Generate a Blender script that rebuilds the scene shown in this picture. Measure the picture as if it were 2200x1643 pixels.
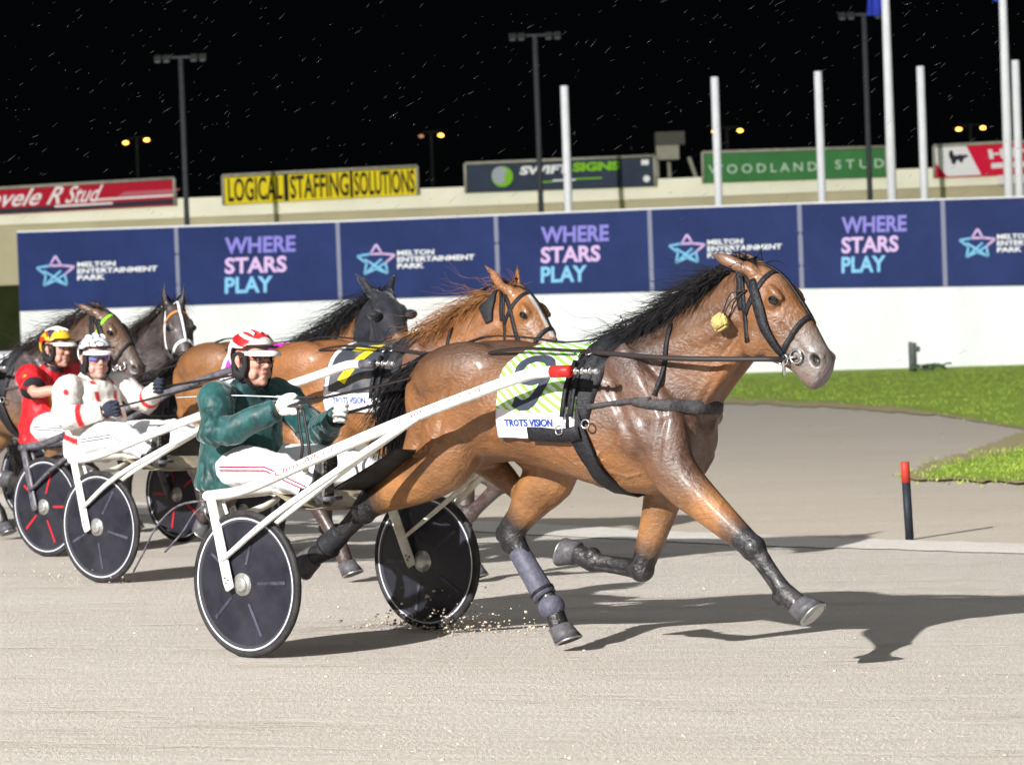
import bpy, bmesh, math, random
import numpy as np
from mathutils import Vector, Matrix, noise
from mathutils.bvhtree import BVHTree

for o in list(bpy.data.objects):
    bpy.data.objects.remove(o)
SC = bpy.context.scene
COL = SC.collection
rnd = random.Random(7)

# ------------------------------------------------------------------ camera
F, EYE, ROLL, PITCH = 6700.0, 1.63, math.radians(2.1), math.atan(150 / 6700.0)
CF = np.array([0, math.cos(PITCH), -math.sin(PITCH)])
CU0 = np.array([0, math.sin(PITCH), math.cos(PITCH)])
CR0 = np.array([1.0, 0, 0])
CR = math.cos(ROLL) * CR0 - math.sin(ROLL) * CU0
CU = math.sin(ROLL) * CR0 + math.cos(ROLL) * CU0
CP = np.array([0, 0, EYE])
cam = bpy.data.cameras.new('camera')
camo = bpy.data.objects.new('camera', cam)
COL.objects.link(camo)
camo.matrix_world = Matrix(((CR[0], CU[0], -CF[0], 0), (CR[1], CU[1], -CF[1], 0), (CR[2], CU[2], -CF[2], EYE), (0, 0, 0, 1)))
cam.sensor_width = 36.0
cam.lens = 36.0 * F / 2200.0
cam.clip_start, cam.clip_end = 0.5, 2000
cam.dof.use_dof = True
cam.dof.focus_distance = 14.6
cam.dof.aperture_fstop = 5.6
SC.camera = camo

# ------------------------------------------------------------------ light: night sky, floodlights, added fill
W = bpy.data.worlds.new('World')
SC.world = W
W.use_nodes = True
bg = W.node_tree.nodes['Background']
bg.inputs[0].default_value = (0.35, 0.42, 0.5, 1)
bg.inputs[1].default_value = 0.0022

# the bank of floodlights on its mast behind the camera's left shoulder: the one strong light, low enough for long shadows
FL = bpy.data.lights.new('floodlight_bank', 'POINT')
FL.energy, FL.shadow_soft_size, FL.color = 362000.0, 0.45, (1.0, 0.985, 0.96)
flo = bpy.data.objects.new('floodlight_bank', FL)
COL.objects.link(flo)
flo.location = (-40.9, -33.0, 33.0)
# weak, wide fill lamp from high above, added to lighten the shadows
SP = bpy.data.lights.new('fill_light', 'SUN')
SP.energy, SP.angle, SP.color = 0.72, math.radians(110), (0.92, 0.96, 1.0)
spo = bpy.data.objects.new('fill_light', SP)
COL.objects.link(spo)
spo.rotation_euler = Vector((-0.05, 0.36, -0.93)).to_track_quat('-Z', 'Y').to_euler()
SC.view_settings.view_transform = 'Standard'
SC.view_settings.look = 'None'
SC.view_settings.gamma = 1.0
SC.view_settings.exposure = 0.62
SC.cycles.max_bounces = 6

# ------------------------------------------------------------------ placing helpers
def ray(x, y):
    return CF + CR * (x - 1100) / F + CU * (821.5 - y) / F
def at(x, y, Z):
    d = ray(x, y)
    return CP + d * (Z / d[1])
def ground(x, y, z0=0.0):
    d = ray(x, y)
    return CP + d * ((z0 - EYE) / d[2])
HEAD = math.radians(39.6)
HX = np.array([math.cos(HEAD), -math.sin(HEAD), 0])
HY = np.array([math.sin(HEAD), math.cos(HEAD), 0])

# ------------------------------------------------------------------ materials
def mat(name, color, rough=0.6, metal=0.0, var=0.0, vscale=8.0, bump=0.0, bscale=60.0, vcol=False, spec=0.22,
        coat=0.0, sheen=0.0, var2=None, detail=6, stretch=None, emit=None, rvar=0.0):
    m = bpy.data.materials.new(name)
    m.use_nodes = True
    nt = m.node_tree
    N, L = nt.nodes, nt.links
    b = N['Principled BSDF']
    b.inputs['Roughness'].default_value = rough
    b.inputs['Metallic'].default_value = metal
    b.inputs['Specular IOR Level'].default_value = spec
    b.inputs['Coat Weight'].default_value = coat
    b.inputs['Coat Roughness'].default_value = 0.25
    if sheen:
        b.inputs['Sheen Weight'].default_value = sheen
        b.inputs['Sheen Roughness'].default_value = 0.35
    if emit:
        b.inputs['Emission Color'].default_value = (*emit[0], 1)
        b.inputs['Emission Strength'].default_value = emit[1]
    co = N.new('ShaderNodeTexCoord')
    src = co.outputs['Object']
    if stretch:
        mp = N.new('ShaderNodeMapping')
        mp.inputs['Scale'].default_value = stretch
        L.new(src, mp.inputs['Vector'])
        src = mp.outputs['Vector']
    base = None
    if vcol:
        a = N.new('ShaderNodeVertexColor')
        a.layer_name = 'Col'
        base = a.outputs['Color']
    else:
        b.inputs['Base Color'].default_value = (*color, 1)
    if var > 0 or var2:
        n = N.new('ShaderNodeTexNoise')
        n.inputs['Scale'].default_value = vscale
        n.inputs['Detail'].default_value = detail
        n.inputs['Roughness'].default_value = 0.65
        L.new(src, n.inputs['Vector'])
        mx = N.new('ShaderNodeMix')
        mx.data_type = 'RGBA'
        r = N.new('ShaderNodeMapRange')
        r.inputs[1].default_value, r.inputs[2].default_value = 0.33, 0.67
        L.new(n.outputs['Fac'], r.inputs[0])
        if var2:
            L.new(r.outputs[0], mx.inputs[0])
            mx.inputs[7].default_value = (*var2, 1)
            if base: L.new(base, mx.inputs[6])
            else: mx.inputs[6].default_value = (*color, 1)
        else:
            mx.blend_type = 'MULTIPLY'
            mx.inputs[0].default_value = 1.0
            r.inputs[3].default_value, r.inputs[4].default_value = 1 - var, 1 + var
            L.new(r.outputs[0], mx.inputs[7])
            if base: L.new(base, mx.inputs[6])
            else: mx.inputs[6].default_value = (*color, 1)
        base = mx.outputs[2]
        if rvar:
            rr = N.new('ShaderNodeMapRange')
            rr.inputs[3].default_value, rr.inputs[4].default_value = rough - rvar, rough + rvar
            L.new(r.outputs[0], rr.inputs[0])
            L.new(rr.outputs[0], b.inputs['Roughness'])
    if base: L.new(base, b.inputs['Base Color'])
    if bump > 0:
        n2 = N.new('ShaderNodeTexNoise')
        n2.inputs['Scale'].default_value = bscale
        n2.inputs['Detail'].default_value = 5
        L.new(src, n2.inputs['Vector'])
        bp = N.new('ShaderNodeBump')
        bp.inputs['Strength'].default_value = bump
        bp.inputs['Distance'].default_value = 0.01
        L.new(n2.outputs['Fac'], bp.inputs['Height'])
        L.new(bp.outputs['Normal'], b.inputs['Normal'])
    return m

# ------------------------------------------------------------------ object helpers
def new_obj(name, verts, faces, material, parent=None, smooth=True, cols=None, uvs=None):
    me = bpy.data.meshes.new(name)
    me.from_pydata([tuple(float(c) for c in v) for v in verts], [], [tuple(int(i) for i in f) for f in faces])
    if smooth:
        me.polygons.foreach_set('use_smooth', [True] * len(me.polygons))
    mats = material if isinstance(material, (list, tuple)) else [material]
    for m in mats:
        me.materials.append(m)
    if cols is not None:
        ca = me.color_attributes.new('Col', 'FLOAT_COLOR', 'POINT')
        c4 = np.ones((len(verts), 4), dtype=np.float32)
        c4[:, :3] = cols
        ca.data.foreach_set('color', c4.ravel())
    if uvs is not None:
        ul = me.uv_layers.new(name='UV')
        idx = np.zeros(len(me.loops), dtype=np.int32)
        me.loops.foreach_get('vertex_index', idx)
        ul.data.foreach_set('uv', np.asarray(uvs, dtype=np.float32)[idx].ravel())
    me.update()
    o = bpy.data.objects.new(name, me)
    COL.objects.link(o)
    if parent: o.parent = parent
    return o
def empty(name, loc, rz=0.0):
    o = bpy.data.objects.new(name, None)
    COL.objects.link(o)
    o.location = [float(c) for c in loc]
    o.rotation_euler = (0, 0, rz)
    return o
def tag(o, label=None, cat=None, group=None, kind=None):
    if label: o['label'] = label
    if cat: o['category'] = cat
    if group: o['group'] = group
    if kind: o['kind'] = kind
    return o

class Shell:
    def __init__(self):
        self.v, self.f, self.n = [], [], 0
    def add(self, v, f):
        v = np.asarray(v, dtype=float)
        self.v.append(v)
        self.f += [tuple(i + self.n for i in q) for q in f]
        self.n += len(v)
        return self
    def verts(self):
        return np.concatenate(self.v) if self.v else np.zeros((0, 3))
    def build(self, name, material, parent=None, smooth=True, cols=None):
        return new_obj(name, self.verts(), self.f, material, parent, smooth, cols)

def loft(rings, cap=True):
    n = len(rings[0])
    v = np.concatenate(rings)
    f = []
    for i in range(len(rings) - 1):
        for j in range(n):
            a, b = i * n + j, i * n + (j + 1) % n
            f.append((a, b, b + n, a + n))
    if cap:
        f.append(tuple(reversed(range(n))))
        f.append(tuple(range((len(rings) - 1) * n, len(rings) * n)))
    return v, f
def catmull(P, k):
    P = np.asarray(P, dtype=float)
    if k <= 1: return P
    Q = np.vstack([2 * P[0] - P[1], P, 2 * P[-1] - P[-2]])
    out = []
    for i in range(1, len(Q) - 2):
        for s in range(k):
            t = s / k
            a, b, c, d = Q[i - 1], Q[i], Q[i + 1], Q[i + 2]
            out.append(0.5 * (2 * b + (c - a) * t + (2 * a - 5 * b + 4 * c - d) * t * t + (3 * b - a - 3 * c + d) * t ** 3))
    out.append(P[-1])
    return np.array(out)
def unit(a):
    a = np.asarray(a, dtype=float)
    return a / (np.linalg.norm(a) + 1e-12)
def tube(pts, rad, n=12, side=None, k=1, cap=True):
    """tube along pts; rad: one number, a list of numbers or of (in-plane, sideways) pairs; side: a fixed sideways axis"""
    pts = np.asarray(pts, dtype=float)
    if np.isscalar(rad): rad = [rad] * len(pts)
    R = np.array([(r, r) if np.isscalar(r) else r for r in rad], dtype=float)
    A = catmull(np.hstack([pts, R]), k)
    pts, R = A[:, :3], np.maximum(A[:, 3:], 0.0004)
    th = np.linspace(0, 2 * np.pi, n, endpoint=False)
    rings, prev = [], None
    for i, p in enumerate(pts):
        t = unit(pts[min(i + 1, len(pts) - 1)] - pts[max(i - 1, 0)])
        ref = np.asarray(side, float) if side is not None else prev
        if ref is None:
            ref = np.array([0, 0, 1.0]) if abs(t[2]) < 0.9 else np.array([1.0, 0, 0])
        s = ref - t * (ref @ t)
        if np.linalg.norm(s) < 1e-3:
            s = np.cross(t, [0.3, 0.5, 0.8])
        s = unit(s)
        prev = s
        m = np.cross(t, s)
        rings.append(p + np.outer(np.cos(th), s) * R[i, 1] + np.outer(np.sin(th), m) * R[i, 0])
    return loft(rings, cap)
def ellipsoid(c, r, rot=None, n=16, m=10):
    v, f = [(0, 0, 1)], []
    for i in range(1, m):
        a = math.pi * i / m
        for j in range(n):
            b = 2 * math.pi * j / n
            v.append((math.sin(a) * math.cos(b), math.sin(a) * math.sin(b), math.cos(a)))
    v.append((0, 0, -1))
    for j in range(n):
        f.append((0, 1 + j, 1 + (j + 1) % n))
        for i in range(m - 2):
            p, q = 1 + i * n + j, 1 + i * n + (j + 1) % n
            f.append((p, p + n, q + n, q))
        f.append((len(v) - 1, 1 + (m - 2) * n + (j + 1) % n, 1 + (m - 2) * n + j))
    v = np.array(v) * np.asarray(r, float)
    if rot is not None: v = v @ np.asarray(rot, float).T
    return v + np.asarray(c, float), f
def axes(x, up=(0, 0, 1)):
    x = unit(x)
    y = unit(np.cross(up, x))
    return np.column_stack([x, y, np.cross(x, y)])
def box(c, size, rot=None):
    s = np.asarray(size, float) / 2
    v = np.array([(x, y, z) for x in (-1, 1) for y in (-1, 1) for z in (-1, 1)], float) * s
    if rot is not None: v = v @ np.asarray(rot, float).T
    f = [(0, 1, 3, 2), (4, 6, 7, 5), (0, 4, 5, 1), (2, 3, 7, 6), (0, 2, 6, 4), (1, 5, 7, 3)]
    return v + np.asarray(c, float), f
def ribbon(pts, nrm, width, thick, k=1):
    """flat strap along pts lying on a surface with normals nrm"""
    A = catmull(np.hstack([np.asarray(pts, float), np.asarray(nrm, float)]), k)
    P, Nn = A[:, :3], A[:, 3:]
    Wd = np.full(len(P), width) if np.isscalar(width) else np.interp(np.linspace(0, 1, len(P)), np.linspace(0, 1, len(width)), width)
    rings = []
    for i, p in enumerate(P):
        t = unit(P[min(i + 1, len(P) - 1)] - P[max(i - 1, 0)])
        n = unit(Nn[i] - t * (Nn[i] @ t))
        s = np.cross(t, n) * Wd[i] / 2
        rings.append(np.array([p - s, p - s * 0.9 + n * thick, p + s * 0.9 + n * thick, p + s]))
    return loft(rings)

def organic(shell, voxel, iters=6, soft=None):
    """join overlapping closed pieces into ONE continuous skin"""
    me = bpy.data.meshes.new('tmp')
    me.from_pydata(shell.verts().tolist(), [], shell.f)
    ob = bpy.data.objects.new('tmp', me)
    COL.objects.link(ob)
    md = ob.modifiers.new('r', 'REMESH')
    md.mode = 'VOXEL'
    md.voxel_size = voxel
    dg = bpy.context.evaluated_depsgraph_get()
    ev = ob.evaluated_get(dg)
    m2 = ev.to_mesh()
    nv = len(m2.vertices)
    v = np.zeros(nv * 3)
    m2.vertices.foreach_get('co', v)
    v = v.reshape(-1, 3)
    f = [tuple(p.vertices) for p in m2.polygons]
    e = np.zeros(len(m2.edges) * 2, dtype=np.int64)
    m2.edges.foreach_get('vertices', e)
    e = e.reshape(-1, 2)
    ev.to_mesh_clear()
    bpy.data.objects.remove(ob)
    bpy.data.meshes.remove(me)
    deg = np.bincount(e.ravel(), minlength=nv).astype(float)[:, None]
    def lap(x):
        s = np.zeros_like(x)
        for c in range(3):
            s[:, c] = np.bincount(e[:, 0], x[e[:, 1], c], nv) + np.bincount(e[:, 1], x[e[:, 0], c], nv)
        return s / deg - x
    for _ in range(iters):
        v = v + 0.55 * lap(v)
        v = v - 0.57 * lap(v)
    v = v + 0.3 * lap(v)
    if soft:
        w = soft[1](v)[:, None]
        for _ in range(soft[0]): v = v + 0.6 * w * lap(v)
    return v, f
def normals(v, f):
    n = np.zeros_like(v)
    q = np.array([t if len(t) == 4 else (*t, t[-1]) for t in f if len(t) in (3, 4)])
    fn = np.cross(v[q[:, 2]] - v[q[:, 0]], v[q[:, 3]] - v[q[:, 1]])
    for c in range(4):
        np.add.at(n, q[:, c], fn)
    return n / (np.linalg.norm(n, axis=1, keepdims=True) + 1e-12)
def segdist(v, a, b):
    a, b = np.asarray(a, float), np.asarray(b, float)
    ab = b - a
    t = np.clip(((v - a) @ ab) / (ab @ ab), 0, 1)
    return np.linalg.norm(v - (a + t[:, None] * ab), axis=1)
def sstep(a, b, x):
    t = np.clip((x - a) / (b - a), 0, 1)
    return t * t * (3 - 2 * t)
def lerp_col(c, w, to):
    return c * (1 - w[:, None]) + np.asarray(to) * w[:, None]
def vnoise(v, scale, off=0.0):
    return np.array([noise.noise(Vector((p[0] * scale + off, p[1] * scale, p[2] * scale))) for p in v])

_text_cache = {}
def text_2d(s, bold=0.0, shear=0.0, space=1.0):
    """flat mesh of a word in a 0..1 box"""
    key = (s, bold, shear, space)
    if key in _text_cache: return _text_cache[key]
    cu = bpy.data.curves.new('t', 'FONT')
    cu.body = s
    cu.offset = bold
    cu.shear = shear
    cu.space_character = space
    cu.resolution_u = 3
    ob = bpy.data.objects.new('t', cu)
    COL.objects.link(ob)
    dg = bpy.context.evaluated_depsgraph_get()
    ev = ob.evaluated_get(dg)
    m = ev.to_mesh()
    bm = bmesh.new()
    bm.from_mesh(m)
    ev.to_mesh_clear()
    bpy.data.objects.remove(ob)
    bpy.data.curves.remove(cu)
    xs = [v.co.x for v in bm.verts]
    ys = [v.co.y for v in bm.verts]
    x0, x1, y0, y1 = min(xs), max(xs), min(ys), max(ys)
    for i in range(1, 12):
        for (pc, pn) in ((((x0 + (x1 - x0) * i / 12), 0, 0), (1, 0, 0)), ((0, y0 + (y1 - y0) * i / 12, 0), (0, 1, 0))):
            bmesh.ops.bisect_plane(bm, geom=bm.verts[:] + bm.edges[:] + bm.faces[:], plane_co=pc, plane_no=pn)
    bm.verts.index_update()
    v = np.array([((q.co.x - x0) / (x1 - x0), (q.co.y - y0) / (y1 - y0)) for q in bm.verts])
    f = [tuple(q.index for q in t.verts) for t in bm.faces]
    bm.free()
    _text_cache[key] = (v, f)
    return v, f
def text_on(sh, s, TL, TR, BL, off, bold=0.02, shear=0.0, space=1.0):
    """lay a word on a flat parallelogram given by three corners, lifted by the vector off"""
    v, f = text_2d(s, bold, shear, space)
    TL, TR, BL = (np.asarray(a, float) for a in (TL, TR, BL))
    P = BL + off + np.outer(v[:, 0], TR - TL) + np.outer(v[:, 1], TL - BL)
    sh.add(P, f)
    return P

# ================================================================== SETTING
# ---------------- ground
def ground_mat(name, c1, c2, c3, s1=1.2, bump=0.35, bs=45.0, speck=0.5, far=None):
    m = bpy.data.materials.new(name)
    m.use_nodes = True
    N, L = m.node_tree.nodes, m.node_tree.links
    b = N['Principled BSDF']
    b.inputs['Roughness'].default_value = 0.9
    b.inputs['Specular IOR Level'].default_value = 0.2
    co = N.new('ShaderNodeTexCoord')
    mp = N.new('ShaderNodeMapping')
    mp.vector_type = 'TEXTURE'
    mp.inputs['Rotation'].default_value = (0, 0, -HEAD + math.radians(22))
    mp.inputs['Scale'].default_value = (5.5, 1, 1)       # raked along the track
    L.new(co.outputs['Object'], mp.inputs['Vector'])
    def nz(scale, det, src, rough=0.6):
        n = N.new('ShaderNodeTexNoise')
        n.inputs['Scale'].default_value = scale
        n.inputs['Detail'].default_value = det
        n.inputs['Roughness'].default_value = rough
        L.new(src, n.inputs['Vector'])
        return n.outputs['Fac']
    def mr(x, a, bb, c=0.0, d=1.0):
        r = N.new('ShaderNodeMapRange')
        for i, q in enumerate((a, bb, c, d)): r.inputs[i + 1].default_value = q
        L.new(x, r.inputs[0])
        return r.outputs[0]
    def mix(fac, a, bcol):
        x = N.new('ShaderNodeMix')
        x.data_type = 'RGBA'
        L.new(fac, x.inputs[0])
        for i, q in ((6, a), (7, bcol)):
            if isinstance(q, tuple): x.inputs[i].default_value = (*q, 1)
            else: L.new(q, x.inputs[i])
        return x.outputs[2]
    big = mr(nz(s1, 5, mp.outputs[0]), 0.38, 0.66)
    col = mix(big, c1, c2)
    if far:                                   # gravel gradually takes over from the sand away from the track
        sx = N.new('ShaderNodeSeparateXYZ')
        L.new(co.outputs['Object'], sx.inputs[0])
        q = N.new('ShaderNodeMath'); q.operation = 'MULTIPLY_ADD'
        L.new(nz(.35, 6, co.outputs['Object'], .7), q.inputs[0]); q.inputs[1].default_value = 22.0
        L.new(sx.outputs['Y'], q.inputs[2])
        col = mix(mr(q.outputs[0], 34, 48), col, mix(mr(nz(3.0, 6, mp.outputs[0], .7), .4, .65), far[0], far[1]))
    fine = mr(nz(14.0, 6, mp.outputs[0], 0.75), 0.52, 0.75, 0, 0.55)
    col = mix(fine, col, c3)
    sp = mr(nz(30.0, 4, co.outputs['Object'], 0.85), 0.56, 0.70, 0, speck)
    col = mix(sp, col, tuple(q * 0.5 for q in c3))
    grit = mr(nz(48.0, 5, co.outputs['Object'], 0.9), 0.42, 0.62, 0, 0.85)
    col = mix(grit, col, tuple(q * 0.70 for q in c1))
    lite = mr(nz(75.0, 2, co.outputs['Object'], 0.8), 0.60, 0.70, 0, 0.5)
    col = mix(lite, col, tuple(min(.8, q * 1.28) for q in c1))
    mott = mr(nz(7.0, 6, co.outputs['Object'], 0.8), 0.38, 0.62, 0, 0.42)
    col = mix(mott, col, tuple(q * 0.80 for q in c2))
    scuff = mr(nz(2.6, 7, mp.outputs[0], 0.78), 0.54, 0.70, 0, 0.6)
    col = mix(scuff, col, c3)
    L.new(col, b.inputs['Base Color'])
    bp = N.new('ShaderNodeBump')
    bp.inputs['Strength'].default_value = bump
    bp.inputs['Distance'].default_value = 0.03
    a = N.new('ShaderNodeMath')
    a.operation = 'ADD'
    L.new(nz(bs, 6, co.outputs['Object'], 0.7), a.inputs[0])
    L.new(nz(9.0, 5, mp.outputs[0], 0.7), a.inputs[1])
    a2 = N.new('ShaderNodeMath'); a2.operation = 'MULTIPLY_ADD'
    L.new(scuff, a2.inputs[0]); a2.inputs[1].default_value = -1.6
    L.new(a.outputs[0], a2.inputs[2])
    L.new(a2.outputs[0], bp.inputs['Height'])
    L.new(bp.outputs[0], b.inputs['Normal'])
    return m
M_sand = ground_mat('track_sand', (0.735, 0.672, 0.60), (0.665, 0.60, 0.525), (0.45, 0.385, 0.315), bump=.9)
M_pale = ground_mat('pale_packed_sand', (0.76, 0.715, 0.655), (0.69, 0.64, 0.58), (0.55, 0.48, 0.41), speck=0.3)
M_inner = ground_mat('inner_track', (0.61, 0.535, 0.445), (0.55, 0.475, 0.39), (0.43, 0.36, 0.285), speck=0.7, far=((0.455, 0.42, 0.375), (0.385, 0.335, 0.275)))
M_verge = ground_mat('worn_verge', (0.36, 0.32, 0.16), (0.46, 0.37, 0.22), (0.22, 0.22, 0.08), speck=0.6)
M_turf = ground_mat('turf', (0.33, 0.46, 0.07), (0.27, 0.39, 0.055), (0.19, 0.25, 0.04), s1=0.5, bump=0.8, speck=0.4)

g = new_obj('ground', [(-400, -60, 0), (400, -60, 0), (400, 700, 0), (-400, 700, 0)], [(0, 1, 2, 3)], M_sand)
tag(g, kind='structure')
def ragged(pts, step, amp, seed):
    """a polygon outline with an uneven edge"""
    r = random.Random(seed)
    out = []
    P = [np.asarray(p, float)[:2] for p in pts]
    for i, p in enumerate(P):
        q = P[(i + 1) % len(P)]
        n = max(1, min(60, int(np.linalg.norm(q - p) / step)))
        for k in range(n):
            out.append(p + (q - p) * k / n + np.array([0, r.uniform(-amp, amp)]) * (0 if k == 0 else 1))
    return out
def sheet(name, outline, z, m):
    bm = bmesh.new()
    vs = [bm.verts.new((p[0], p[1], z)) for p in outline]
    bm.faces.new(vs)
    bmesh.ops.triangulate(bm, faces=bm.faces[:])
    bmesh.ops.recalc_face_normals(bm, faces=bm.faces[:])
    v = [tuple(q.co) for q in bm.verts]
    bm.verts.index_update()
    f = [tuple(x.index for x in t.verts) for t in bm.faces]
    if bm.faces[0].normal.z < 0: f = [tuple(reversed(t)) for t in f]
    bm.free()
    return tag(new_obj(name, v, f, m, smooth=False), kind='structure')
G = lambda x, y: ground(x, y)[:2]
# pale packed strip by the marker line, the grey gravel apron, the worn verge and the turf, each 4 mm above the one below
edge_far = [G(-400, 1040), G(300, 1080), G(1000, 1118), G(1600, 1150), G(2200, 1169), G(2900, 1190)]
edge_near = [G(2900, 1214), G(2200, 1190), G(1600, 1172), G(1000, 1142), G(300, 1106), G(-400, 1068)]
sheet('inner_track', ragged([G(-400, 1052), G(300, 1092), G(1000, 1130), G(1600, 1161), G(2200, 1179), G(2900, 1200), (40, 40), (60, 78), (-60, 90)], 0.5, 0.02, 1), 0.003, M_inner)
sheet('packed_strip', ragged(edge_far + edge_near, 0.12, 0.05, 2), 0.006, M_pale)
turf_edge = [(30.0, 30.0), G(2500, 952), G(2200, 921), G(2067, 896), G(1946, 877), G(1763, 865), G(1550, 856), G(1250, 850), G(700, 846), (-40, 64)]
sheet('worn_verge', ragged([p + np.array([0.0, -3.2]) if i else p for i, p in enumerate([np.array(q) for q in turf_edge])] + [(-40, 100), (40, 100)], 0.3, 0.8, 4), 0.016, M_verge)
turf_poly = ragged(turf_edge + [(-40, 100), (40, 100)], 0.25, 0.7, 5)
sheet('lawn', turf_poly, 0.020, M_turf)
patch = [G(1975, 1026), G(2040, 1003), G(2120, 985), G(2200, 970), G(2500, 925), G(2700, 1000), G(2500, 1052), G(2200, 1037), G(2010, 1031)]
patch_o = ragged(patch, 0.12, 0.16, 6)
sheet('verge_around_patch', ragged([G(1925, 1030), G(2010, 992), G(2105, 966), G(2200, 930), G(2500, 890), G(2760, 1000), G(2500, 1060), G(2200, 1042), G(2010, 1036)], 0.12, 0.28, 7), 0.024, M_verge)
sheet('lawn_patch', patch_o, 0.028, M_turf)

def inside(p, poly):
    c = False
    j = len(poly) - 1
    for i in range(len(poly)):
        if (poly[i][1] > p[1]) != (poly[j][1] > p[1]) and p[0] < (poly[j][0] - poly[i][0]) * (p[1] - poly[i][1]) / (poly[j][1] - poly[i][1]) + poly[i][0]:
            c = not c
        j = i
    return c
M_blade = mat('grass_blades', (0.30, 0.41, 0.06), 0.6, var=0.3, vscale=1.2)
gs = Shell()
for poly, n, (xa, xb, ya, yb) in ((turf_poly, 26000, (-14, 12.5, 36, 71)), (patch_o, 9000, (3.0, 7.2, 26, 34))):
    for _ in range(n):
        p = np.array([rnd.uniform(xa, xb), rnd.uniform(ya, yb)])
        if not inside(p, poly): continue
        p = p + np.array([rnd.gauss(0, .15), rnd.gauss(0, .55)])
        h = rnd.uniform(0.015, 0.045)
        for _k in range(2):
            a = rnd.uniform(0, 6.283)
            w = rnd.uniform(0.005, 0.014)
            d = np.array([math.cos(a), math.sin(a), 0])
            b = np.array([p[0] + rnd.uniform(-.05, .05), p[1] + rnd.uniform(-.05, .05), 0.015])
            gs.add([b - d * w, b + d * w, b + np.array([rnd.uniform(-.03, .03), rnd.uniform(-.03, .03), h])], [(0, 1, 2)])
tag(gs.build('grass', M_blade, smooth=False), kind='stuff')

# clods thrown up by the wheels and lying on the track
M_clod = mat('damp_sand_clods', (0.50, 0.42, 0.335), 0.95, var=0.3, vscale=30)
cl = Shell()
def clod(p, r):
    v, f = ellipsoid((0, 0, 0), (r, r * rnd.uniform(.6, 1), r * rnd.uniform(.5, .9)), n=6, m=4)
    v = v * np.array([rnd.uniform(.75, 1.25) for _ in range(len(v))])[:, None]
    cl.add(v + p, f)
for _ in range(420):
    x = rnd.gauss(0.10, 0.30); y = 0.66 + rnd.gauss(0, 0.11); z = max(0.005, abs(rnd.gauss(0, 0.07)))
    w = np.array([-0.90, 15.655, 0]) + x * HX + y * HY
    clod(w + np.array([0, 0, z]), rnd.uniform(0.003, 0.006) * (1 + 1.5 * rnd.random() ** 4))
for _ in range(70):
    x = rnd.gauss(-0.25, 0.3); y = -0.66 + rnd.gauss(0, 0.1); z = max(0.004, abs(rnd.gauss(0, 0.05)))
    w = np.array([-2.238, 20.42, 0]) + x * HX + y * HY
    clod(w + np.array([0, 0, z]), rnd.uniform(0.003, 0.009))
for _ in range(3200):
    p = ground(rnd.uniform(-100, 2300), 1150 + 493 * rnd.random() ** 0.7)
    clod(p, rnd.uniform(0.0015, 0.004) * (1 + 1.4 * (rnd.random() < .04)))
tag(cl.build('sand_clods', M_clod), kind='stuff')

# ---------------- perimeter wall with banners
FA = np.array([-12.64, 79.5]); FB = np.array([11.66, 71.0])
FD = unit(FB - FA); FN = np.array([FD[1], -FD[0]])          # FN points to the camera
FN3 = np.array([FN[0], FN[1], 0])
def on_wall(x, y, out=0.0, A=FA, Nn=FN):
    d = ray(x, y)
    t = ((A - CP[:2]) @ Nn + out) / (d[:2] @ Nn)
    return CP + d * t
M_white = mat('white_boards', (0.86, 0.87, 0.895), 0.75, var=0.09, vscale=.8, stretch=(1, 1, .35), detail=9)
M_navy = mat('navy_banner', (0.022, 0.038, 0.14), 0.6, var=0.16, vscale=0.7, bump=0.12, bscale=2.2, spec=.10)
M_seam = mat('banner_seam_tape', (0.25, 0.26, 0.36), 0.6)
M_wood = mat('fence_timber', (0.35, 0.33, 0.30), 0.8, var=0.2)
M_lilac = mat('print_lilac', (0.26, 0.23, 0.72), 0.5)
M_pink = mat('print_pink', (0.72, 0.50, 0.84), 0.5)
M_cyan = mat('print_cyan', (0.24, 0.58, 0.9), 0.5)
M_print = mat('print_white', (0.85, 0.86, 0.9), 0.5)
seam_x = [35, 378, 725, 1065, 1395, 1717, 2025, 2330]
top_y = [500, 488.5, 477.5, 464, 450.5, 439, 430, 421]
bot_y = [669, 657, 645, 634.5, 627, 620, 616, 612]
wall = tag(empty('perimeter_wall', (*on_wall(1100, 800)[:2], 0)), 'long white boarded wall with grass at its foot and navy banners along its upper half', 'wall')
wl = Vector(wall.location)
def rel(sh, root): 
    sh.v = [v - np.array(root.location) for v in sh.v]
    return sh
def slab(sh, P, thick):
    """quad TL TR BR BL given in world, made thick away from the camera"""
    P = [np.asarray(p, float) for p in P]
    b = [p - FN3 * thick for p in P]
    sh.add(P + b, [(3, 2, 1, 0), (4, 5, 6, 7), (0, 1, 5, 4), (1, 2, 6, 5), (2, 3, 7, 6), (3, 0, 4, 7)])
def wpt(x, y, out, z=None):
    p = on_wall(x, y, out)
    if z is not None: p[2] = z
    return p
tops = [wpt(x, y, 0) for x, y in zip(seam_x, top_y)]
bots = [wpt(x, y, 0) for x, y in zip(seam_x, bot_y)]
for i in range(len(tops)): bots[i][:2] = tops[i][:2]
for i in range(7):
    s = Shell()
    a, b = tops[i] - FN3 * .03, tops[i + 1] - FN3 * .03
    slab(s, [a + (0, 0, .04), b + (0, 0, .04), np.array([b[0], b[1], -.1]), np.array([a[0], a[1], -.1])], .05)
    rel(s, wall).build('wall_board', M_white, wall, smooth=False)
for i in range(8):
    s = Shell()
    p = tops[i] - FN3 * .14
    s.add(*box((p[0], p[1], (p[2]) / 2), (.1, .1, p[2])))
    rel(s, wall).build('post', M_wood, wall, smooth=False)

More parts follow.
